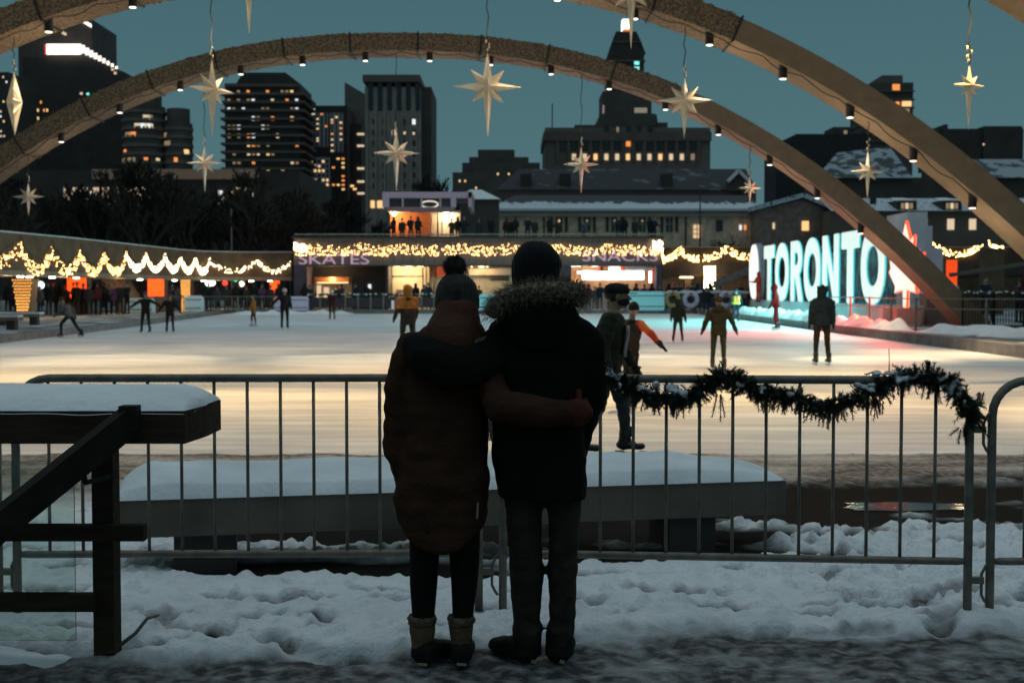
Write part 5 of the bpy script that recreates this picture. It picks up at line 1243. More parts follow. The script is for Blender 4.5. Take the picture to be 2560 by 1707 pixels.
t=dup(tps[1][1],(px(1680,150),150,.2),.7,'bare tree in front of the gabled stone wing left of the letters',.75)
# ------------------------------------------------------------------ string lights
bulb=mat('warm_bulb',(.8,.6,.3),.4,emit=(1,.56,.20),es=24); bulb_hot=mat('bright_bulb',(.8,.7,.5),.4,emit=(1,.78,.45),es=16); bulb_or=mat('orange_bulb',(.9,.2,.05),.4,emit=(1,.085,.01),es=1.3); bulb_gold=mat('gold_bulb',(.9,.5,.1),.4,emit=(1,.45,.10),es=3.2)
cordm=mat('light_cord',(.05,.04,.03),.7)
def octa(mb,c,r):
    mb.add([c+Vector((r,0,0)),c-Vector((r,0,0)),c+Vector((0,r,0)),c-Vector((0,r,0)),c+Vector((0,0,r*1.25)),c-Vector((0,0,r*1.25))],[(0,2,4),(2,1,4),(1,3,4),(3,0,4),(2,0,5),(1,2,5),(3,1,5),(0,3,5)])
def icicles(lab,p,q,sag,drop,n,r=.030,m=None,grp='string lights',peak=0.):
    """one hung length of icicle lights from p to q"""
    t=thing('light_string',lab,'string lights',p,grp); mb=MB(); cd=MB(); N=14
    def cv(u): v=p+(q-p)*u; return v-Vector((0,0,sag*(1-(2*u-1)**2)))
    cd.tube([cv(i/N) for i in range(N+1)],.012,4)
    for i in range(n):
        u=R.random(); b=cv(u); l=drop*(.25+.75*R.random()**.8); 
        octa(mb,b-Vector((R.uniform(-.03,.03),R.uniform(.02,.08),l)),r*R.uniform(.75,1.2))
        if i%4==0: cd.tube([b,b-Vector((0,.05,l))],.006,3,cap=False)
    cd.build('cord',cordm,t); mb.build('bulb',m or bulb,t,recalc=False,stuff=True); return t

# ------------------------------------------------------------------ rink pavilion
d=90.0; X=lambda dx,dd=d: px(dx,dd); Z=lambda dy,dd=d: pz(dy,dd)
pav=thing('rink_pavilion','flat-roofed rink pavilion with SKATES and SNACKS lettering and a roof terrace','pavilion',(X(1100),d,.24))
xa,xb=X(675),X(1520); zt=Z(540); zf=Z(609)
fas=mat('pavilion_fascia',(.15,.115,.105),.7,var=.25,scale=2.2,stretch=(3,1,.3),bump=.1,bscale=8); purp=mat('purple_panel',(.085,.06,.085),.7,var=.2,scale=2); orangew=mat('orange_wood',(.42,.13,.035),.7,var=.35,scale=1.2,stretch=(1,1,8)); cream=mat('cream_wall',(.62,.50,.34),.8,var=.1,scale=2)
MB().box(xa,xb,d,d+11,zf,Z(548)).build('fascia',fas,pav)
MB().box(xa-.1,xb+.1,d-.25,d+11,Z(548)+.003,Z(543.5)).build('roof_edge',darkconc,pav)
MB().box(xa,X(705),d+.05,d+3,.23,zf-.003).build('pillar',purp,pav); MB().box(X(1290),X(1312),d+.05,d+3,.23,zf-.003).build('pillar',purp,pav); MB().box(X(1508),X(1520),d+.05,d+3,.23,zf-.003).build('pillar',purp,pav); MB().box(X(886),X(892),d+.05,d+3,.23,zf-.003).build('pillar',darkconc,pav)
MB().box(xa,xb,d+8,d+8.2,.23,zf-.003).build('back_wall',f_brown,pav)
MB().box(xa,xb,d+.1,d+8,zf-.06,zf-.004).build('soffit',darkconc,pav)
# skate rental window, cream hall, snack counter
roomw=mat('rental_wall',(.45,.30,.18),.8,var=.3,scale=1.5)
MB().box(X(700),X(864),d+3.0,d+3.1,.23,Z(636,d+3)).build('rental_wall',roomw,pav)
MB().box(X(705),X(886),d+2.9,d+3.0,Z(636,d+3),zf-.07).build('rental_header',f_blk,pav); MB().box(X(797),X(886),d+2.8,d+2.95,.23,Z(636,d+3)).build('rental_partition',f_blk,pav)
MB().box(X(712),X(793),d+2.0,d+2.9,Z(648,d+3),Z(637,d+3)).build('orange_canopy',orangew,pav)
warm_room=mat('room_light',(.9,.8,.6),.5,emit=(1,.72,.38),es=4); white_room=mat('counter_light',(.95,.95,.9),.5,emit=(1,.97,.88),es=5)
for a,b,y0,y1 in ((704,713,672,680),(728,738,655,690),(744,756,660,690),(770,790,664,690)): pane(pav,a,b,y0,y1,d+2.9,warm_room if a<710 else lit('room',(1,.72,.42),.8),'lit_panel',.05)
MB().box(X(720),X(792),d+1.6,d+1.9,Z(650,d+2),Z(649,d+2)).build('strip_lamp',warm_room,pav)
pane(pav,846,853,653,663,d+2.7,L_white,'lit_notice')
MB().box(X(892),X(1300),d+3.2,d+3.3,.23,zf-.07).build('hall_wall',cream,pav); MB().box(X(892),X(964),d+3.1,d+3.2,Z(634,d+3)-.05,Z(634,d+3)+.02).build('hall_transom',darkconc,pav)
for a in (964,972,981,990): MB().box(X(a),X(a+3),d+2.6,d+2.7,.23,zf-.07).build('mullion',f_blk,pav)
MB().box(X(984),X(1042),d+2.7,d+2.8,Z(636,d+3),zf-.07).build('red_panel',mat('red_panel',(.45,.08,.03),.7,scale=3),pav)
MB().box(X(1075),X(1290),d+2.2,d+2.8,Z(632,d+3),zf-.2).build('lowered_soffit',stone,pav); MB().box(X(1125),X(1170),d+2.0,d+2.1,Z(645,d+2),Z(632,d+2)-.02).build('dark_header',f_blk,pav)
MB().box(X(903),X(918),d+2.4,d+3,.23,Z(665,d+3)).build('cabinet',mat('brown_cabinet',(.12,.07,.04),.6),pav)
for a in (900,930,955): MB().box(X(a),X(a+14),d+1.3,d+1.6,zf-.10,zf-.07).build('ceiling_lamp',warm_room,pav)
for a,b in ((1098,1112),(1116,1121),(1080,1084)): MB().box(X(a),X(b),d+1.0,d+1.3,zf-.13,zf-.07).build('ceiling_lamp',warm_room,pav)
# snacks
sb=MB(); sb.box(X(1312),X(1508),d+3.4,d+3.5,.23,zf-.07); sb.build('snack_wall',mat('snack_wall',(.50,.25,.12),.8,var=.3,scale=1.2),pav)
white_scr=mat('menu_screen',(.9,.9,.9),.4,emit=(1,.98,.92),es=3.5)
for a,b,y0,y1,dd in ((1342,1487,621,642,2.5),(1403,1430,611.5,622,2.45),(1330,1345,623,627,2.4),(1498,1504,622,649,2.3)): MB().box(X(a),X(b),d+dd-.12,d+dd,Z(y1),Z(y0)).build('menu_screen',white_scr,pav)
for a,b,y0,y1 in ((1314,1336,606,611.5),(1336,1366,607.5,610.5),(1362,1377,606,611.5)): MB().box(X(a),X(b),d+1.6,d+1.9,Z(y1),Z(y0)).build('tube_lamp',white_room,pav)
redsign=mat('red_canopy',(.75,.07,.02),.5,emit=(1,.10,.02),es=.55)
for a,b,y0,y1 in ((1379,1440,606,611),(1434,1441,611,621),(1376,1383,610,622),(1504,1509,614,655)): MB().box(X(a),X(b),d+2.0,d+2.3,Z(y1),Z(y0)).build('red_trim',redsign,pav)
MB().box(X(1383),X(1403),d+2.2,d+2.3,Z(622),Z(611)).build('sign_box',f_blk,pav)
MB().box(X(1440),X(1506),d+2.6,d+2.8,Z(621),Z(608)).build('menu_board',mat('menu_board',(.25,.27,.27),.6,scale=4,var=.5),pav)
MB().box(X(1312),X(1508),d+1.8,d+3.2,.23,Z(665)).build('counter',mat('counter_front',(.40,.40,.38),.5,var=.2,scale=2),pav)
def lettering(s,dx0,dx1,dyt,dyb,dd,m,name,ext=.03):
    me=text_mesh(s,1,.02); xs_=[v.co.x for v in me.vertices]; ys_=[v.co.y for v in me.vertices]; a,b=min(xs_),max(xs_); c0,c1=min(ys_),max(ys_)
    x0,x1,z0,z1=px(dx0,dd),px(dx1,dd),pz(dyb,dd),pz(dyt,dd)
    for v in me.vertices:
        x=(v.co.x-a)/(b-a); z=(v.co.y-c0)/(c1-c0); y=v.co.z; v.co=Vector((x0+(x1-x0)*x,dd-.06-(y+.02)/.04*ext*0-y*2,z0+(z1-z0)*z))
    return obj(name,me,m,pav,pav.location)
neon=mat('dim_purple_letter',(.30,.17,.26),.5,var=.1,emit=(.85,.56,.70),es=.42)
lettering('SKATES',687,848,584,607,d-.02,neon,'lettering'); lettering('SNACKS',1338,1510,576.5,600,d-.02,neon,'lettering'); lettering('HERO',1385,1402,613,621,d+2.18,lit('herotext',(1,.42,.15),.9),'lettering')
# terrace balustrade and kiosk
bal=thing('terrace_balustrade','glass balustrade with pale top rail along the pavilion roof terrace','balustrade',(X(1100),d+.4,zt))
MB().tube([Vector((xa,d+.4,Z(540)+.06)),Vector((xb,d+.4,Z(540)+.06))],.05,6).build('top_rail',mat('rail_pale',(.40,.36,.30),.4,metal=.4),bal)
mb=MB()
for i in range(30): x=xa+(xb-xa)*i/29; mb.box(x-.03,x+.03,d+.36,d+.44,Z(546),Z(540)+.05)
mb.build('post',galv,bal,stuff=True)
kd=95.0; ks=thing('roof_kiosk','glazed rooftop kiosk with purple frame and glowing orange timber wall','kiosk',(px(970,kd),kd,zt))
KX=lambda a:px(a,kd); KZ=lambda y:pz(y,kd); lil=mat('lilac_frame',(.75,.48,.62),.6,var=.1)
x0,x1=KX(879),KX(1048); z0,z1=KZ(482),KZ(441)
fr=MB(); fr.box(x0,x1+1.2,kd,kd+6,z1-.45,z1).box(x0,x0+.5,kd,kd+.5,z0+.2,z1-.452).box(x1-.4,x1,kd,kd+.5,z0+.2,z1-.452); fr.add([(x0,kd,z0+.2),(x1,kd,z0+.2),(x1-.2,kd+.5,z0-.12),(x0+.6,kd+.5,z0-.12),(x0,kd+.3,z0+.2),(x1,kd+.3,z0+.2)],[(0,1,2,3),(4,5,1,0)]); 
for k in (1,2,3): xm=x0+(x1-x0)*(.02+k*.255); fr.box(xm-.06,xm+.06,kd+.05,kd+.2,z0+.2,z1-.452)
fr.build('frame',lil,ks); MB().box(x0+.5,x1-.4,kd+.3,kd+.4,z0+.2,z1-.452).build('glazing',winm,ks)
MB().prism([(kd,z1),(kd+6,z1-.0),(kd+6,z0),(kd,z0+.2)],'x',x1+.9,x1+1.15).build('side_panel',lil,ks)
MB().box(KX(890),KX(986),kd+2.4,kd+2.6,zt,z0).build('timber_wall',orangew,ks); MB().box(KX(986),KX(1054),kd+2.8,kd+3,zt,z0).build('room_wall',cream,ks); MB().box(KX(889),KX(1056),kd+.5,kd+3,z0-.11,z0-.0).build('ceiling',mat('kiosk_ceiling',(.4,.35,.3),.8),ks)
for a in (986,1012,1030,1052): MB().box(KX(a),KX(a+2),kd+1.5,kd+1.6,zt,z0-.12).build('mullion',lil,ks)
MB().box(KX(987),KX(1052),kd+1.52,kd+1.58,KZ(512),KZ(510.5)).build('transom',lil,ks); MB().cyl((KX(1004),kd+1,zt),.05,2.2,8).build('slim_post',black,ks)
hoop=MB(); hc_=Vector((KX(987),kd+.25,KZ(469))); hoop.tube([hc_+Vector((.62*math.cos(a*.3),0,.24*math.sin(a*.3))) for a in range(21)],.05,6,closed=True); hoop.build('ring_lamp',lit('ring',(1,.9,.7),1.0),ks)
def plight(name,p,e,c,parent,r=.15):
    L=bpy.data.lights.new(name,'POINT'); L.energy=e; L.color=c; L.shadow_soft_size=r; o=bpy.data.objects.new(name,L); COL.objects.link(o); q=Vector(p); pp=parent
    while pp is not None: q=q-pp.location; pp=pp.parent
    o.location=q; o.parent=parent; return o
gb=mat('globe_lamp',(.9,.9,.8),.4,emit=(1,.8,.5),es=25)
o=MB().ell((KX(901),kd+1.9,KZ(487)),(.16,.16,.16),10,7).build('globe_lamp',gb,ks,True); plight('lamp_glow',(KX(903),kd+1.3,KZ(490)),260,(1,.6,.28),ks)
plight('lamp_glow',(KX(1025),kd+2.2,KZ(492)),150,(1,.82,.55),ks); MB().box(KX(1018),KX(1026),kd+2.0,kd+2.3,z0-.16,z0-.115).build('ceiling_lamp',gb,ks)
plight('lamp_glow',(X(930),d+1.6,zf-.4),330,(1,.72,.4),pav); plight('lamp_glow',(X(755),d+1.9,zf-.9),110,(1,.6,.3),pav); plight('lamp_glow',(X(1100),d+1.3,zf-.4),90,(1,.7,.4),pav); plight('lamp_glow',(X(1345),d+1.6,zf-.5),180,(1,.75,.5),pav)
# snowy pitched tent roofs right of the kiosk
tn=thing('gazebo','snow-topped dark gazebo right of the rooftop kiosk','gazebo',(px(1100,130),130,0)); gx0,gx1=px(1055,130),px(1146,130); gz=pz(458,130)
MB().box(gx0,gx1,130,134,0,gz).build('body',f_dark,tn); cx_=(gx0+gx1)/2-.4; MB().add([(gx0-.2,129.7,gz),(gx1+.2,129.7,gz),(gx1+.2,134.3,gz),(gx0-.2,134.3,gz),(cx_-.6,132,pz(436,132)),(cx_+.6,132,pz(436,132))],[(0,1,5,4),(1,2,5),(2,3,4,5),(3,0,4),(3,2,1,0)]).build('roof',snow,tn)
# lights on the pavilion: eight hung lengths
ext=[678,718,830,945,1060,1175,1290,1400,1518]
for i in range(8):
    a,b=ext[i],ext[i+1]; wd=b-a
    icicles('warm icicle lights along the pavilion roof edge, %s length from the left'%ORD[i],Vector((X(a),d-.12,Z(551))),Vector((X(b),d-.12,Z(551))),.14,1.0,int(wd*1.0)+(10 if i in(0,7) else 0),.019,bulb)
icicles('blazing cluster of lights on the right corner of the pavilion',Vector((X(1500),d-.14,Z(546))),Vector((X(1519),d-.14,Z(545))),.02,.85,90,.045,bulb_hot)
icicles('bright cluster of lights on the left corner of the pavilion',Vector((X(677),d-.14,Z(550))),Vector((X(705),d-.14,Z(556))),.03,.7,60,.036,bulb_hot)
icicles('lights hanging down the right end wall of the pavilion',Vector((X(1519),d-.1,Z(560))),Vector((X(1522),d-.1,Z(562))),.0,.9,16,.03,bulb)

# ------------------------------------------------------------------ elevated walkways
wk=mat('walkway_concrete',(.15,.095,.06),.85,var=.25,scale=1.2,bump=.2,bscale=12)
path=[(-27,40),(-24.3,60.5),(-23.6,67.7),(-23.2,78.2),(-22.9,88.5),(-22.2,92.5),(-20.0,94.3),(-16.2,94.3)]
def ribbon(mb,pts,w,z0,z1):
    L=[];Rr=[]
    for i,p in enumerate(pts):
        a=Vector((*pts[max(0,i-1)],0)); b=Vector((*pts[min(len(pts)-1,i+1)],0)); t=(b-a).normalized(); n=Vector((-t.y,t.x,0)); P_=Vector((*p,0)); L.append(P_); Rr.append(P_+n*w)
    rings=[[L[i]+Vector((0,0,z0)),L[i]+Vector((0,0,z1)),Rr[i]+Vector((0,0,z1)),Rr[i]+Vector((0,0,z0))] for i in range(len(pts))]
    return mb.loft(rings)
wt=thing('elevated_walkway','curving elevated concrete walkway hung with zigzag lights, left of the rink','walkway',(-23,75,0))
zb_,zt_=2.55,4.36
ribbon(MB(),path,.3,zb_,zt_).build('parapet',wk,wt); ribbon(MB(),path,5,zb_-.25,zb_-.003).build('deck',mat('walkway_soffit',(.30,.24,.18),.85,var=.2,scale=1.5),wt)
mb=MB(); ribbon(mb,[(x+.0,y) for x,y in path],.35,zt_+.003,zt_+.06); mb.build('snow_capping',snow,wt)
pv=[Vector((*p,0)) for p in path]
def along(src_x):
    """point of the walkway face in the photo column src_x (2560 scale)"""
    best=None
    for p,q in zip(pv[:-1],pv[1:]):
        for k in range(60):
            v=p+(q-p)*k/60; u=1280+v.x/v.y*F
            if best is None or abs(u-src_x)<best[0]: best=(abs(u-src_x),v,(q-p).normalized())
    return best[1],best[2]
for i,sx_ in enumerate((5,78,100,158,218,372,412,432,456,490,518,624,672)):
    v,t=along(sx_); n=Vector((-t.y,t.x,0)); q=v+n*.55+Vector((0,0,zb_-.26)); MB().cyl(q,.16,-.06,10).build('downlight',mat('downlight',(.9,.9,.8),.4,emit=(1,.85,.6),es=14),wt)
for sx_ in (60,190,330,440,560):
    v,t=along(sx_); n=Vector((-t.y,t.x,0)); plight('lamp_glow',v+n*.8+Vector((0,0,zb_-.5)),70,(1,.75,.45),wt)
peaks=[(-40,575),(52,590),(130,600),(201,610),(262,616),(317,618),(366,623),(412,625),(452,631),(489,634),(525,637)]
prev=None; kk=0
for i,(sx_,sy) in enumerate(peaks):
    v,t=along(max(2,sx_)) if sx_>=0 else (Vector((-24.9,56,0)),Vector((0,1,0))); n=Vector((-t.y,t.x,0)); z=at(sx_/K,sy/K,v.y).z; p=v-n*.06; p=Vector((p.x,p.y,min(z,zt_-.1)))
    if prev is not None:
        hot=i>=6
        icicles('zigzag swag of lights on the left walkway, %s from the left%s'%(ORD[kk],', glaring white' if hot else ''),prev,p,1.0 if i<6 else .8,(.95,.95,.9,.85,.8,.75)[i] if i<6 else .7,120 if not hot else 150,.016 if not hot else .022,bulb if not hot else bulb_hot,'string lights on the left walkway'); kk+=1
    prev=p
for (a,b,y) in ((527,640,640),(642,733,640)):
    va,_=along(a); vb,_=along(b); pa=Vector((va.x,va.y-.08,at(a/K,y/K,va.y).z)); pb=Vector((vb.x,vb.y-.08,at(b/K,(y+4)/K,vb.y).z))
    icicles('drooping catenary of lights on the far end of the left walkway, %s one'%('left' if a<600 else 'right'),pa,pb,.75,.5,60,.028,bulb_hot,'string lights on the left walkway')
def lit_column(lab,dx0,dx1,dyt,dyb,d,m,nx,nz,taper=.0,cap=None,zlo=None):
    x0,x1=px(dx0,d),px(dx1,d); z1=min(pz(dyt,d),cap or zb_-.26); z0=.17; t=thing('lit_column',lab,'column',((x0+x1)/2,d,z0),'columns wrapped in lights')
    c=(x0+x1)/2; w0=(x1-x0)/2*(1-taper); w1=(x1-x0)/2
    MB().prism([(c-w0,z0),(c+w0,z0),(c+w1,z1),(c-w1,z1)],'y',d,d+.9).build('shaft',wk,t)
    mb=MB()
    for j in range(nz):
        f=(j+.5)/nz
        if zlo and z0+(z1-z0)*f<zlo: continue
        w=w0+(w1-w0)*f
        for i in range(nx): octa(mb,Vector((c-w+2*w*(i+.5+.5*(j%2)-.25)/nx,d-.04,z0+(z1-z0)*f)),.032)
    mb.build('net_light',m,t,recalc=False,stuff=True)
lit_column('wide tapering column wrapped in gold net lights at the left edge',28,76,640,728,67,bulb_gold,8,13,.55)
lit_column('wide column glowing solid orange, left of the sloping ramp',155,199,634,700,74,bulb_or,22,44,zlo=1.15)
lit_column('column glowing solid orange behind the skater with spread arms',340,377,635,690,82,bulb_or,20,44,zlo=1.2)
lit_column('narrow column wrapped in gold net lights',415,438,635,690,84,bulb_gold,6,18,.25)
lit_column('slim column glowing orange beside the pavilion',620,643,634,690,95.6,bulb_or,16,40,zlo=.9)
rm=thing('concrete_ramp','sloping concrete stair flight under the left walkway','ramp',(px(265,80),80,0))
MB().prism([(px(222,80),pz(626,80)),(px(258,80),pz(626,80)),(px(312,80),.17),(px(275,80),.17)],'y',80,83).build('flight',wk,rm)
def lamp_dot(lab,dx,dy,d,r,m):
    p=at(dx,dy,d); t=thing('traffic_light' if 'traffic' in lab else 'street_lamp',lab,'traffic light' if 'traffic' in lab else 'street lamp',(p.x,p.y,.2),'lamps beyond the left walkway')
    MB().ell(p,(r,r*.6,r),10,6).build('lens',m,t,True); MB().tube([(p.x,p.y+.2,.2),(p.x,p.y+.2,p.z)],.06,6).build('pole',black,t); MB().box(p.x-r*1.3,p.x+r*1.3,p.y+.1,p.y+.3,p.z-r*2,p.z+r*2).build('housing',black,t)
g_=lit('signal_green',(.05,1,.5),3); 
for lab,dx,dy,m,r in (('green traffic light under the left walkway, left one',541,639,g_,.26),('green traffic light under the left walkway, right one',700,640,g_,.18),('red traffic light beside the pavilion',637,642,lit('signal_red',(1,.03,.02),3),.22),('white street lamp under the walkway near the twin bulbs',480,649,lit('lampw',(1,.95,.8),4),.3),('twin white street lamp beside it',487,649,lit('lampw',(1,.95,.8),4),.26),('pale lamp right of the left green traffic light',555,652,lit('lampw',(1,.95,.8),4),.2),('cold white lamp beside the gold column',93,655,lit('lampc',(.75,.95,1),3),.3),('red tail lamp glowing behind the figures near the gold column',517,650,lit('signal_red',(1,.03,.02),3),.2),('small green lamp by the sloping ramp',241,659,g_,.2)): lamp_dot(lab,dx,dy,100,r,m)
o=MB().tube([(px(533,97),97,.2),(px(533,97),97,pz(480,97))],[.09,.05],8).build('lamp_pole',f_grey,None,True); tag(o,'slim tall grey pole behind the left walkway','pole')
# right walkway behind the letters
wr=thing('elevated_walkway','elevated walkway with dark parapet behind the illuminated letters','walkway',(20,95.5,0))
MB().box(xb+.2,60,95.5,95.8,2.75,4.75).build('parapet',mat('walkway_dark',(.06,.045,.035),.85,var=.2,scale=1.5),wr); MB().box(xb+.2,60,95.8,101,2.6,2.9).build('deck',wk,wr); MB().box(xb+.2,60,95.4,95.9,4.753,4.83).build('capping',f_grey,wr)
for i,x in enumerate((13,19,26,33,41)): MB().box(x,x+.5,96.5,97.2,.23,2.6).build('pier',wk,wr)
MB().box(xb+.3,60,101,101.2,.23,2.6).build('back_wall',stone,wr)
for i,a in enumerate((1562,1577,1728)): v=at(a,640,96); MB().box(v.x,v.x+.5,96,96.3,2.5,2.598).build('downlight',warm_room,wr)
wp=[(1522,582),(1562,560),(1605,580),(1612,579),(1668,558),(1735,577)]
for i,(a,b) in enumerate(((0,1),(1,2),(3,4),(4,5))):
    p=at(*wp[a],95.4); q=at(*wp[b],95.4); icicles('warm lights on the walkway right of the pavilion, %s span'%ORD[i],p,q,.18,.75,60,.028,bulb)
icicles('sagging string of lights on the walkway beyond the leaf',at(2143,549,95.4),at(2256,549,95.4),.75,.6,120,.028,bulb)
icicles('short string of lights at the right under the middle arch leg',at(2270,548,95.4),at(2305,560,95.4),.2,.4,36,.034,bulb)
cur=thing('light_curtain','bright curtain of white hanging lights below the right walkway','light curtain',at(1632,664,94.5))
mb=MB()
for k in range(5):
    for j in range(26): octa(mb,at(1619+k*5.6+R.uniform(-.8,.8),612+j*2.0,94.5),.045)
mb.build('bulb',bulb_hot,cur,recalc=False,stuff=True); MB().tube([at(1617,611,94.5),at(1644,611,94.5)],.03,5).build('cord',cordm,cur)
lit_column('distant column glowing orange beyond the leaf',2364/K,2392/K,597,644,90,bulb_or,16,36,0,5)
sd=thing('staircase','staircase rising to the right walkway behind the oval panel','stairs',(px(1690,92),92,0))
for k,(ya,yb) in enumerate(((716,676),(710,668))): MB().beam(Vector((px(1640,92+k),92+k*1.5,at(1640,ya/K,92).z)),Vector((px(1742,92+k),92+k*1.5,at(1742,(ya-48)/K,92).z)),.3,.35).build('stringer',concrete,sd)
st_=MB()
for i in range(12): f=i/11; x=px(1640,92)+(px(1742,92)-px(1640,92))*f; z=at(1640,716/K,92).z+(at(1742,668/K,92).z-at(1640,716/K,92).z)*f; st_.box(x-.15,x+.15,92.2,93.4,z-.1,z+.08)
st_.build('tread',darkconc,sd,stuff=True)

# ------------------------------------------------------------------ low blocks, fences and wreaths round the far ice
def pblock(lab,dx0,dx1,dyt,dyb,d,m):
    x0,x1=px(dx0,d),px(dx1,d); z1=pz(dyt,d); z0=max(.23,pz(dyb,d)); t=thing('barrier_block',lab,'barrier block',((x0+x1)/2,d,z0),'blocks round the far ice')
    h=z1-z0; MB().prism([(x0,z0),(x1,z0),(x1,z1-.1),(x1-.1,z1),(x0+.1,z1),(x0,z1-.1)],'y',d,d+.6).build('shell',m,t)
    mb=MB()
    for f in (.22,.80): mb.box(x0+.02,x1-.02,d-.03,d-.003,z0+h*f-.03,z0+h*f+.03)
    mb.build('groove',mat('groove_dark',(.12,.16,.18),.6),t); MB().box(x0+.1,x1-.1,d+.05,d+.55,z1+.003,z1+.05).build('snow_layer',snow,t)
cyb=mat('cyan_lit_block',(.42,.85,.88),.5,var=.08); lib=mat('lilac_lit_block',(.62,.50,.68),.5,var=.08); whb=mat('pale_lit_block',(.72,.86,.95),.5,var=.1)  # off-white blocks, with the coloured light on them put into the base colour
for a in (('cyan-lit block at the far ice edge left of the distant green child skater',1444,1526,671,715,85.8,cyb),('lilac-lit block behind the lone dark skater left of the pavilion',630,706,683,717,85.6,lib),('pale block behind the skater with spread arms',287,350,687,742,78,whb),('pale block right of the smaller of the paired skaters',424,463,681,723,82,whb),('cyan-lit block glimpsed in the gap between the couple',1100,1142,677,715,85.8,cyb)): pblock(*a)
def ffence(lab,dx0,dx1,dyt,d,dark=True,nb=14,zb=.23):
    x0,x1=px(dx0,d),px(dx1,d); z1=pz(dyt,d); t=thing('metal_fence',lab,'fence',((x0+x1)/2,d,zb),'low fences round the rink'); m=darksteel if dark else galv
    for z in (z1,zb+.15): MB().tube([(x0,d,z),(x1,d,z)],.03,6).build('rail',m,t)
    for x in (x0,x1): MB().tube([(x,d,zb),(x,d,z1)],.035,6).build('post',m,t)
    mb=MB()
    for i in range(1,nb): x=x0+(x1-x0)*i/nb; mb.tube([(x,d,zb+.15),(x,d,z1)],.012,4,cap=False)
    mb.build('bar',m,t,stuff=True); return t
fl=[(2,62,0),(64,128,0),(130,196,0),(198,282,0),(352,422,0),(464,545,0),(547,628,0)]
for i,(a,b,_) in enumerate(fl): ffence('low metal fence before the crowd under the left walkway, %s panel from the left'%ORD[i],a,b,681 if i>2 else 683,[74,75,76,78,81,83,84.5][i],False,12,.17)
pf=thing('garland_fence','dark panelled rink fence topped with snowy garland before the skate rental','fence',(px(870,86.6),86.6,.26))
x0,x1=px(706,86.6),px(1055,86.6); MB().box(x0,x1,86.6,86.7,.42,pz(683,86.6)).build('panel',mat('dark_mesh_panel',(.035,.025,.035),.6,var=.4,scale=3),pf)
for i in range(13): x=x0+(x1-x0)*i/12; MB().box(x-.05,x+.05,86.5,86.6,.24,pz(676,86.6)).build('post',galv,pf)
def lumpy(mb,xa,xb,y,z,r,n):
    for i in range(n): mb.ell((xa+(xb-xa)*(i+R.random())/n,y+R.uniform(-.05,.05),z+R.uniform(-.04,.04)),(r*R.uniform(.8,1.6),r,r*R.uniform(.6,1)),7,5)
mb=MB(); lumpy(mb,x0,x1,86.55,pz(677,86.6),.11,60); mb.build('garland',needle,pf,stuff=True); mb=MB(); lumpy(mb,x0,x1,86.5,pz(675.5,86.6),.07,44); mb.build('garland_snow',gsn,pf,stuff=True)
for k,(a,b) in enumerate(((930,936),(899,905),(922,928))): MB().box(px(a,86.4),px(b,86.4),86.42,86.46,.35,pz(690,86.4)).build('banner',mat('lilac_banner',(.5,.4,.55),.7) if k!=1 else lit('banner',(.9,.9,1),.4),pf)
pf=thing('garland_fence','dark rink fence with hanging wreaths and snowy top right of the cyan block','fence',(px(1600,86.2),86.2,.26))
x0,x1=px(1530,86.2),px(1715,86.2); MB().box(x0,x1,86.2,86.3,.40,pz(684,86.2)).build('panel',MATS['dark_mesh_panel'],pf)
for i in range(7): x=x0+(x1-x0)*i/6; MB().box(x-.05,x+.05,86.1,86.2,.24,pz(673,86.2)).build('post',purp,pf)
MB().tube([(x0,86.15,pz(672,86.2)),(x1,86.15,pz(672,86.2))],.05,6).build('top_rail',galv,pf); mb=MB(); lumpy(mb,x0,x1,86.1,pz(671,86.2),.12,34); mb.build('garland_snow',gsn,pf,stuff=True)
for i,dx in enumerate((1587,1668,1545)):
    c=at(dx,688,86.0); o=thing('wreath','pale round wreath on the far rink fence, %s'%['nearest the child skater','above the hooded olive skater','beside the cyan block'][i],'wreath',c,'wreaths on the fence')
    mb=MB(); mb.tube([c+Vector((.42*math.cos(a*math.pi/10),0,.42*math.sin(a*math.pi/10))) for a in range(20)],.15,8,closed=True); mb.build('ring',mat('wreath_white',(.6,.55,.65),.8,var=.3,scale=12,bump=.6,bscale=20) if i<2 else mat('wreath_gold',(.35,.28,.12),.8,var=.4,scale=12),o,True)
    MB().ell(c+Vector((0,-.12,.4)),(.12,.06,.08),8,5).build('bow',C_red,o)
# ------------------------------------------------------------------ illuminated city letters
face=mat('letter_face',(.25,.27,.27),.4,emit=(.72,.92,.86),es=.88); side_=mat('letter_side',(.1,.6,.6),.4,emit=(.0,.55,.62),es=.75)
SX=14.05; TH=.07
def shape_mesh(splines,thick,bev=.03):
    """splines: closed 2D outlines (u,v); holes cut out; returns a mesh in the u,v plane with material 0 front 1 sides"""
    cu=bpy.data.curves.new('s','CURVE'); cu.dimensions='2D'; cu.fill_mode='BOTH'; cu.extrude=thick/2
    for pts in splines:
        sp_=cu.splines.new('POLY'); sp_.points.add(len(pts)-1)
        for i,(u,v) in enumerate(pts): sp_.points[i].co=(u,v,0,1)
        sp_.use_cyclic_u=True
    o=bpy.data.objects.new('s',cu); COL.objects.link(o); me=bpy.data.meshes.new_from_object(o.evaluated_get(bpy.context.evaluated_depsgraph_get())); bpy.data.objects.remove(o); return me
def ellipse(cx,cy,rx,ry,n=40,p=2.2): return [(cx+rx*math.copysign(abs(math.cos(a))**(2/p),math.cos(a)),cy+ry*math.copysign(abs(math.sin(a))**(2/p),math.sin(a))) for a in [2*math.pi*i/n for i in range(n)]]
Hh=3.0
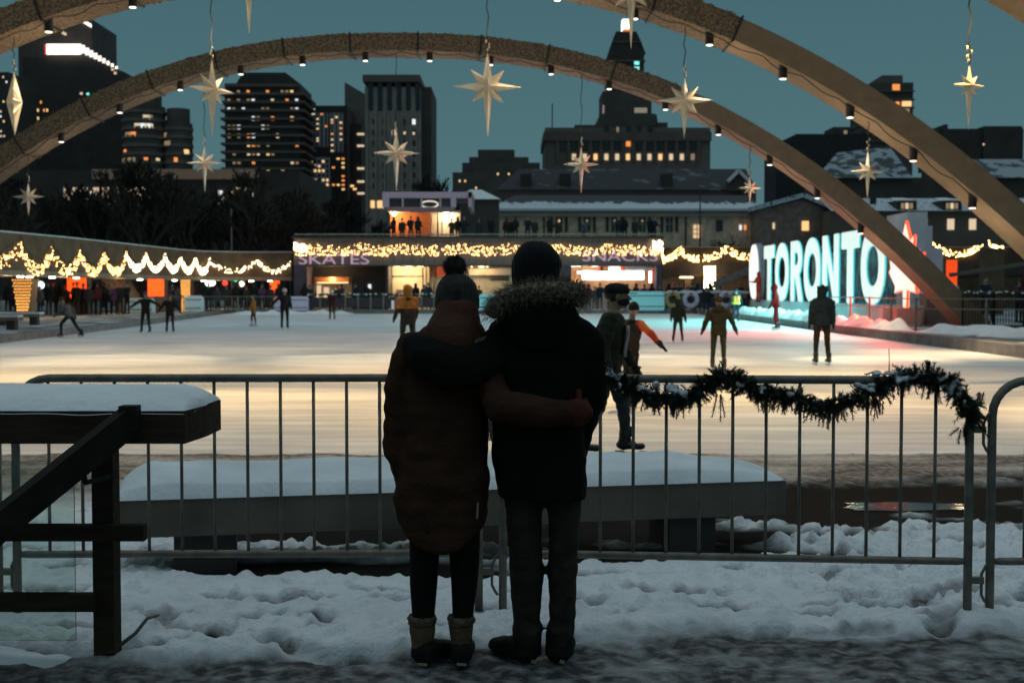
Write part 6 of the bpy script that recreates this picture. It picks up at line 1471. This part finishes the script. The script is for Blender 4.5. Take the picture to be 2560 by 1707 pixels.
def rnd(pts,r=.10,n=4):
    out=[]; N=len(pts)
    for i,p in enumerate(pts):
        a=Vector((*pts[i-1],0)); b=Vector((*p,0)); c=Vector((*pts[(i+1)%N],0)); u=(a-b); v=(c-b); rr_=min(r,u.length*.4,v.length*.4); u.normalize(); v.normalize(); p0=b+u*rr_; p1=b+v*rr_
        for k in range(n+1): t=k/n; q=p0*(1-t)**2+b*2*t*(1-t)+p1*t*t; out.append((q.x,q.y))
    return out
def glyph(ch):
    if ch=='O': return [ellipse(1.55,Hh/2,1.55,Hh/2+.02),ellipse(1.55,Hh/2,.80,Hh/2-.72)]
    if ch=='T': return [rnd([(0,Hh),(0,Hh-.72),(.82,Hh-.72),(.82,0),(1.68,0),(1.68,Hh-.72),(2.5,Hh-.72),(2.5,Hh)])]
    if ch=='N': return [rnd([(0,0),(0,Hh),(.80,Hh),(1.9,1.15),(1.9,Hh),(2.7,Hh),(2.7,0),(1.92,0),(.80,1.85),(.80,0)],.07)]
    if ch=='R':
        arcp=[(1.25+1.0*math.sin(a),2.12+.88*math.cos(a)) for a in [math.pi*i/12 for i in range(13)]]
        out=[(0,0),(0,Hh)]+arcp[:-2]+[(1.72,1.35),(2.45,0),(1.58,0),(.95,1.18),(.78,1.18),(.78,0)]
        hole=[(.78,2.42),(.78,1.80)]+[(1.15+.34*math.sin(a),2.11-.31*math.cos(a)) for a in [math.pi*i/8 for i in range(9)]]
        return [out,hole]
ls=thing('city_sign','illuminated cyan-white letters spelling TORONTO on a low plinth','sign',(SX,61,.27))
MB().box(SX-.15,SX+1.6,48.02,74.5,.26,1.02).build('plinth',mat('plinth_panel',(.30,.36,.38),.5,var=.2,scale=.8),ls)
cen=[72,68.9,65.6,61.5,56.9,53.6,50.4]
# letter heights in the photo give each one's distance: pitch 3.6 m
cen=[70.1,66.8,63.3,60.1,56.6,53.3,50.0]
wid={'T':2.5,'O':3.1,'R':2.45,'N':2.7}; wide={'T':2.85,'O':3.3,'R':2.75,'N':2.95}
for ch,yc in zip('TORONTO',cen):
    me=shape_mesh(glyph(ch),TH); 
    co=[v.co.copy() for v in me.vertices]
    for v,c in zip(me.vertices,co): v.co=Vector((SX+TH/2+0-c.z, yc+wide[ch]/2-c.x*wide[ch]/wid[ch], 1.03+c.y))
    me.materials.clear()
    o=obj('letter',me,[face,side_],ls,ls.location)
    me.update(); o['letter']=ch
    me.polygons.foreach_set('material_index',[0 if abs(p.normal.x)>.9 and (p.center.x+SX)<SX+TH/2 else 1 for p in me.polygons])
mw=thing('sign_backing','added dark patterned panel catching teal glow behind the illuminated letters','wall',(17.2,62,.27))  # added backing panel, set behind the letters to catch their cyan glow
MB().box(17.2,17.4,58,73.5,.26,3.5).build('panel',mat('backing_panel',(.06,.10,.12),.6,scale=1.2,col2=(.20,.28,.30),cutoff=(.45,.55),bump=.2,bscale=5),mw)
MB().box(17.15,17.45,57.9,73.6,3.503,3.6).build('capping',f_grey,mw)
ov=thing('oval_panel','white oval panel glowing at the far end of the illuminated letters','sign panel',(SX+.2,75.3,1.0))
me=shape_mesh([ellipse(-.15,.12,1.15,1.6,40,1.9)],.25); rot=0.0
for v in me.vertices: c=v.co.copy(); v.co=Vector((SX+.3-c.z*math.cos(rot)-c.x*math.sin(rot),75.6-c.x*math.cos(rot)-c.z*math.sin(rot)*-1,2.55+c.y))
o=obj('panel',me,[mat('oval_face',(.9,.9,.88),.5,emit=(1,.97,.9),es=.9)],ov,ov.location)
me=shape_mesh([ellipse(0,0,1.5,1.80,40,2),ellipse(-.15,.12,1.16,1.61,40,1.9)],.3)
for v in me.vertices: c=v.co.copy(); v.co=Vector((SX+.45-c.z*math.cos(rot)-c.x*math.sin(rot),75.6-c.x*math.cos(rot)+c.z*math.sin(rot),2.55+c.y))
obj('rim',me,[mat('oval_rim',(.35,.33,.36),.5)],ov,ov.location); MB().box(SX+.1,SX+.7,75,76.2,.26,.98).build('foot',f_grey,ov)
# leaf
lf=thing('leaf_sign','tall glowing maple leaf with orange-red rim partly behind the far arch leg','sign',(14.7,47.6,.9))
half=[(0,1.0),(.13,.78),(.19,.70),(.33,.77),(.27,.42),(.32,.38),(.47,.54),(.51,.46),(.68,.49),(.61,.28),(.69,.22),(.40,-.02),(.44,-.12),(.12,-.08),(.07,-.06),(.055,-.36)]
out=[(x,z) for x,z in half]+[(-x,z) for x,z in reversed(half[1:])]
S=2.35
def leafm(scale,th,off): 
    me=shape_mesh([[(u*S*1.22*scale[0],w*S*scale[1]+off) for u,w in out]],th); a=0.0
    for v in me.vertices:
        c=v.co.copy(); u=Vector((0,-1,0)); n=Vector((u.y,-u.x,0)); v.co=Vector((14.65,47.6,1.78))+u*c.x+n*c.z+Vector((0,0,c.y))
    return me
obj('rim',leafm((1.06,1.025),.09,-.02),[mat('leaf_rim',(.8,.1,.03),.4,emit=(1,.055,.012),es=2.4)],lf,lf.location)
obj('face',leafm((.985,.965),.14,.0),[mat('leaf_face',(.95,.8,.7),.4,emit=(1,.72,.58),es=1.0)],lf,lf.location)
MB().box(14.2,15.1,47.2,48.0,.27,.9).build('foot',f_grey,lf)
def glow(name,parent,loc,sx_,sz_,e,c):
    L=bpy.data.lights.new(name,'AREA'); L.shape='RECTANGLE'; L.size=sz_; L.size_y=sx_; L.energy=e; L.color=c; L.specular_factor=0; o=bpy.data.objects.new(name,L); COL.objects.link(o); o.parent=parent; o.location=Vector(loc)-parent.location; o.rotation_euler=(0,rad(90),0)
glow('leaf_glow',lf,(13.9,47,2.4),3.0,2.4,1400,(1,.05,.012)); glow('letter_glow',ls,(13.7,60,2.5),20,2.6,2600,(.25,1,.95))
# stepped concrete stair tower behind the leaf
tw=thing('stair_tower','stepped pale concrete stair tower behind the glowing leaf','tower',(px(2110,72),72,.27))
for a,b,y in ((2083,2128,487),(2106,2140,519),(2125,2165,570)): block(tw,'step_block',mat('pale_concrete',(.78,.70,.74),.85,var=.15,scale=.6),a,b,y,72+(y-487)*.02,4,zb=.27)
pane(tw,2108,2116,546,552,72.4,L_dim)
rw=thing('ramp_wall','brown concrete ramp wall at the right under the middle arch leg','wall',(px(2290,70),70,.27)); block(rw,'slab',wk,2258,2306,570,70,.6,zb=.27); MB().beam(Vector((px(2180,68),68,pz(632,68))),Vector((px(2352,68),68,pz(606,68))),.15,.2).build('handrail',galv,rw)
# railings round the plaza edge
rl=thing('steel_railing','two-rail steel railing along the kerb, glowing red below the leaf','railing',(12.85,46,.27))
pts=[(12.85,51.5),(12.85,48.6),(12.85,46),(12.85,43.4),(12.9,40.9),(14.6,39.4),(16.4,38.4)]
for z in (1.32,1.0,.45): MB().tube([(x,y,z) for x,y in pts],.024,6).build('rail',galv,rl,True)
for x,y in pts: MB().tube([(x,y,.26),(x,y,1.36)],.04,8).build('post',galv,rl)
for i,(a,b) in enumerate(((2212,2282),(2285,2352),(2355,2425))): ffence('black barred fence with garland right of the far arch foot, %s panel'%ORD[i],a,b,673,41.5+i*.1,True,10,.27)
gt3=thing('fir_garland','dark lumpy garland along the black fence right of the far arch foot','garland',(px(2280,41.3),41.3,1.4))
mb=MB(); lumpy(mb,px(2212,41.4),px(2425,41.4),41.35,pz(674,41.4),.09,46); mb.build('needles',needle,gt3,stuff=True); mb=MB(); lumpy(mb,px(2212,41.4),px(2425,41.4),41.3,pz(672,41.4),.045,26); mb.build('snow_clump',gsn,gt3,stuff=True)
um=thing('snow_covered_box','pale blue snow-covered box behind the black fence','box',at(2150,650,48)); c=at(2155,648,48)
MB().box(c.x-.5,c.x+.6,47.8,48.6,.27,c.z-.35).build('box_body',f_dark,um); me=remesh(MB().ell((c.x+.05,48.2,c.z-.25),(.8,.6,.28),14,8).ell((c.x-.1,48.1,c.z-.15),(.5,.4,.25),12,8),.05,3); obj('snow_top',me,snow,um,um.location)
bank('snow_bank','snow heaped on the wall at the right edge behind the black fence',[(px(2240,37),37),(px(2420,36),36)],.9,.32,31)
# benches along the left kerb
for i,(a,b,yv,dd) in enumerate(((-20,90,722,52),(-60,40,735,46))):
    t=thing('rink_bench','low snow-topped bench on the left kerb, %s one'%('far' if i==0 else 'near'),'bench',(px((a+b)/2,dd),dd,.17),'benches on the left kerb'); x0,x1=px(a,dd),px(b,dd)
    MB().box(x0,x1,dd,dd+.5,.5,.62).build('seat',kerbm,t); MB().box(x0,x1,dd,dd+.5,.623,.70).build('snow_layer',snow,t)
    for x in (x0+.3,x1-.3): MB().box(x-.15,x+.15,dd+.08,dd+.42,.17,.498).build('leg',darkconc,t)
